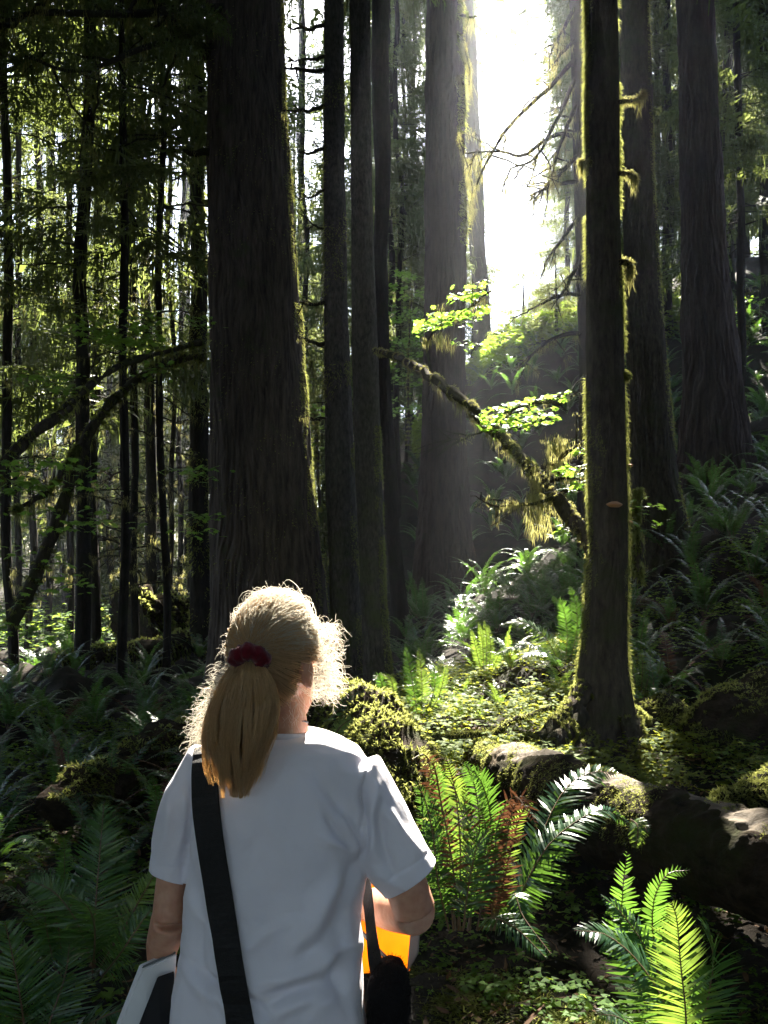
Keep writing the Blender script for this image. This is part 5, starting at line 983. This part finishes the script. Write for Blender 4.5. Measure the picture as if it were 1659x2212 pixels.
# ponytail
pc = spline([P(538,1424,1.800), P(534,1450,1.778), P(526,1500,1.768), P(516,1560,1.766), P(512,1625,1.774), P(516,1722,1.79)], 26); hwx = np.interp(np.linspace(0, 1, 26), [0, .1, .3, .5, .7, .88, 1], [.016, .026, .050, .068, .070, .054, .030])
n = 9000; rr = np.sqrt(rg.random(n)); an = rg.uniform(0, 6.283, n); ox, oy = rr*np.cos(an), rr*np.sin(an); se = np.where(rg.random(n) < .35, rg.uniform(.55, .9, n), rg.uniform(.80, 1.05, n) - .05*(1+np.sin(np.floor((ox+1)*4.5)*2.7))) - .06*np.abs(ox)**2
s = np.linspace(0, 1, 18)[None]*se[:, None]; lock = np.floor((ox+1)*4.5) + 10*np.floor((oy+1)*1.5)
Q = np.stack([np.interp(s, np.linspace(0, 1, 26), pc[:, k]) for k in range(3)], -1); wx = np.interp(s, np.linspace(0, 1, 26), hwx)
Q[..., 0] += ox[:, None]*wx + .004*np.sin(7*s + lock[:, None]*1.7)*s*2 - .006*np.sin(5*s+2)*s + (np.sin(lock*2.3)[:, None]*.010)*np.clip(s-.6, 0, 1)
Q[..., 1] += oy[:, None]*wx*.36 + .003*np.sin(8*s + lock[:, None]); Q += .0012*np.sin(s[..., None]*14 + rg.uniform(0, 6, (n, 1, 3)))
pm = MB(); strands(pm, Q, rg.uniform(.0003, .0006, n))
put('ponytail', pm, M['hair'], PER)
# loose curls, in the paler hair colour with sunlight painted in
def curl(mb, st, out, n, L, rad, turns, r=.00035):
    out = nrm(out); K = 16; s = np.linspace(0, 1, K)[None]; a1 = nrm(np.cross(out, rg.normal(size=(n, 3)))); a2 = np.cross(out, a1); ph = rg.uniform(0, 6.28, (n, 1)); tn = rg.uniform(*turns, (n, 1)); ln = rg.uniform(*L, (n, 1)); rd = rg.uniform(*rad, (n, 1))*(.2+s)
    c = st[:, None] + out[:, None]*(ln*s)[..., None] + (rd*(np.cos(tn*6.28*s+ph)-np.cos(ph)))[..., None]*a1[:, None] + (rd*(np.sin(tn*6.28*s+ph)-np.sin(ph)))[..., None]*a2[:, None]; c[..., 2] -= .25*ln*s*s
    strands(mb, c, rg.uniform(r*.7, r*1.3, n))
lm = MB()
n = 700; st = np.stack([hp(a_, b_, c_) for a_, b_, c_ in zip(rg.uniform(.06, .085, n), rg.uniform(-.01, .08, n), rg.uniform(-.06, .085, n))]); curl(lm, st, np.array([.9, .15, -.25]) + rg.normal(0, .35, (n, 3)), n, (.012, .045), (.004, .012), (.4, 1.3))
n = 420; k_ = rg.integers(2, 19, n); st = pc[k_].copy(); st[:, 0] -= hwx[k_]*rg.uniform(.7, 1.0, n); curl(lm, st, np.array([-.8, .1, -.35]) + rg.normal(0, .35, (n, 3)), n, (.012, .045), (.004, .010), (.4, 1.2))
n = 200; st = np.stack([hp(a_, b_, c_) for a_, b_, c_ in zip(rg.uniform(-.085, -.07, n), rg.uniform(-.06, .03, n), rg.uniform(-.09, .06, n))]); curl(lm, st, np.array([-.8, .1, -.2]) + rg.normal(0, .35, (n, 3)), n, (.012, .04), (.004, .01), (.4, 1.2))
n = 150; dd = nrm(np.stack([rg.normal(0, .6, n), rg.uniform(-.4, .5, n), np.ones(n)], -1)); st = HC + (CO_ + dd*(AX+.010)) @ HB; curl(lm, st, (dd @ HB)*.6 + rg.normal(0, .6, (n, 3)), n, (.012, .04), (.004, .012), (.3, .9))
n = 90; st = np.stack([P(a_, b_, 1.855) for a_, b_ in zip(rg.uniform(575, 650, n), rg.uniform(1490, 1560, n))]); curl(lm, st, np.array([.2, -.1, -.9]) + rg.normal(0, .4, (n, 3)), n, (.012, .035), (.002, .006), (.2, .7), .00025)
put('loose_curls', lm, M['hair_sunlit'], PER)
# scrunchie
a = np.linspace(0, 2*math.pi, 61); ax = nrm(P(533,1460,1.772)-TIE + np.array([0, -.01, 0])); e1 = nrm(np.cross(ax, [0, 1, 0])); e2 = np.cross(ax, e1); c = TIE + ax*.010 + np.array([.002, -.004, .004])
b_ = MB(); Wp = c + e1*(np.cos(a)*.024)[:, None] + e2*(np.sin(a)*.022)[:, None]; tube(b_, Wp, .0165 + .0012*np.sin(a*9) + .001*np.sin(a*5), 18, cap=False, disp=lambda V: .0016*snoise(V, 60, 3, 2)); put('scrunchie', b_, M['velvet'], PER)

# ------------------------------------------------------------------ shoulder bag, binder, orange folder
c = P(842, 2195, 1.93); BAG = thing('shoulder_bag', (c[0], c[1], c[2]-.12), 'black fuzzy shoulder bag with a wide black strap worn across the white t-shirt', 'bag')
def ribbon(rows, th=.003):
    """rows: (left edge point, right edge point)"""
    A = np.array([r_[0] for r_ in rows]); B = np.array([r_[1] for r_ in rows]); A, B = spline(A, 60), spline(B, 60); t_ = nrm(np.gradient((A+B)/2, axis=0)); nn = nrm(np.cross(t_, B-A))*th
    V = np.stack([A, B, B+nn, A+nn], 1); b_ = MB(); i = np.arange(59)[:, None]*4; j = np.arange(4)[None]; j2 = (j+1) % 4; b_.add(V.reshape(-1, 3), np.stack([i+j, i+j2, i+4+j2, i+4+j], -1).reshape(-1, 4)); b_.add(np.vstack([V[0], V[-1]]), [[3, 2, 1, 0], [4, 5, 6, 7]]); return b_
bk = [(447,1640,27),(446,1665,28),(446,1700,28),(449,1750,29),(455,1800,29),(464,1860,29),(474,1920,29),(485,1990,29),(496,2060,29),(508,2130,29),(521,2205,30),(532,2260,30),(545,2320,30)]
rows = [(P(420,1618,1.935), P(472,1606,1.935)), (P(420,1622,1.895), P(472,1612,1.89))] + [(on_back(u_-h_, v_, .011), on_back(u_+h_, v_, .011)) for u_, v_, h_ in [tuple(q) for q in spline(np.array(bk, float), 44)]]
put('strap', ribbon(rows), M['nylon'], BAG, smooth=False)
rows = [(P(420,1618,1.935), P(472,1606,1.935)), (P(424,1640,2.00), P(476,1628,2.01)), (P(470,1720,2.062), P(520,1690,2.062)), (P(590,1830,2.068), P(630,1790,2.068)), (P(700,1900,2.066), P(730,1860,2.066)), (P(775,1900,2.04), P(795,1870,2.03)), (P(788,1960,1.985), P(803,1915,1.985)), (P(792,2020,1.955), P(812,2000,1.955)), (P(796,2080,1.935), P(826,2075,1.935)), (P(806,2130,1.92), P(846,2130,1.92))]
put('strap', ribbon(rows), M['nylon'], BAG, smooth=False)
me = remesh([('e', c+[0, 0, .045], (.043, .075, .065)), ('e', c+[0, 0, -.03], (.048, .085, .09)), ('e', c+[0, 0, -.09], (.044, .08, .07))], .006, 4); V = getco(me); N = getn(me); setco(me, V + N*(.003*snoise(V, 14, 4, 3))[:, None]); po = finish('pouch', me, M['fleece'], BAG)
V = getco(me) - np.array(BAG.location); setco(me, V); V = V + np.array(BAG.location)
b_ = MB(); ii = rg.integers(0, len(V), 5000); d_ = nrm(N[ii] + rg.normal(0, .5, (5000, 3))); strips(b_, V[ii], d_, nrm(np.cross(d_, rg.normal(size=(5000, 3)))), rg.uniform(.004, .010, 5000), .0008, 0); put('pile', b_, M['fleece'], BAG, smooth=False)
def slab(quad, Yn, th, mat, name, parent):
    """flat panel through four (u, v, Y) corners, extruded away from the viewer"""
    q = np.array([P(*a_) for a_ in quad]); n_ = nrm(np.cross(q[1]-q[0], q[3]-q[0])); n_ = n_ if n_[1] > 0 else -n_; V = np.vstack([q, q+n_*th]); bm = bmesh.new(); vs = [bm.verts.new(x.tolist()) for x in V]
    for f_ in ((0, 1, 2, 3), (7, 6, 5, 4), (0, 4, 5, 1), (1, 5, 6, 2), (2, 6, 7, 3), (3, 7, 4, 0)): bm.faces.new([vs[k] for k in f_])
    bmesh.ops.recalc_face_normals(bm, faces=bm.faces); bmesh.ops.bevel(bm, geom=list(bm.edges), offset=min(.002, th*.3), segments=2, affect='EDGES'); me = bpy.data.meshes.new(name); bm.to_mesh(me); bm.free(); me.materials.append(mat); o = link(name, me, parent)
    if parent is not None: setco(me, getco(me) - np.array(parent.location))
    return o
c0 = P(300, 2300, 1.93); BI = thing('binder', (c0[0], c0[1], c0[2]), 'black binder with white borders carried upright at the woman\'s left hip', 'binder')
slab([(307,2096,1.925),(382,2062,1.955),(356,2470,1.955),(160,2470,1.925)], 0, .022, M['white_board'], 'board', BI)
slab([(342,2113,1.918),(378,2100,1.936),(356,2462,1.936),(205,2462,1.918)], 0, .006, M['black_cover'], 'cover', BI)
slab([(307,2087,1.930),(380,2054,1.958),(381,2060,1.957),(307,2094,1.928)], 0, .016, M['grey_edge'], 'spine_edge', BI)
c0 = P(800, 2000, 2.14); FO = thing('folder', (c0[0], c0[1], c0[2]), 'translucent orange folder glowing in sunlight, tucked under the woman\'s right arm', 'folder')
slab([(640,1812,2.24),(905,1893,2.12),(885,2098,2.12),(640,2110,2.24)], 0, .0015, M['orange'], 'sheet', FO)
slab([(897,1890,2.118),(914,1895,2.112),(903,2060,2.112),(878,2104,2.118)], 0, .008, M['grey_edge'], 'edge_strip', FO)
b_ = MB(); tube(b_, spline([P(780,2012,2.10), P(815,2050,2.09), P(850,2082,2.085), P(880,2098,2.09)], 12), .0045, 8); tube(b_, spline([P(785,1888,2.12), P(800,1900,2.115), P(840,1925,2.11)], 8), .003, 8); put('cord', b_, M['grey_edge'], FO)

# ------------------------------------------------------------------ haze
HZ = 0.0008
bm = bmesh.new(); bmesh.ops.create_cube(bm, size=1); me = bpy.data.meshes.new('haze'); bm.to_mesh(me); bm.free()
hz = link('haze', me); hz.scale = (160, 140, 62); hz.location = (0, 32, 28); tag(hz, 'thin sunlit haze filling the forest', None, kind='stuff')
m = bpy.data.materials.new('haze'); m.use_nodes = True; t = m.node_tree; t.nodes.remove(t.nodes['Principled BSDF']); pv = node(t, 'ShaderNodeVolumePrincipled'); pv.inputs['Color'].default_value = (.85, .9, 1, 1); pv.inputs['Density'].default_value = HZ; pv.inputs['Anisotropy'].default_value = .7
t.links.new(pv.outputs[0], t.nodes['Material Output'].inputs['Volume']); me.materials.append(m)
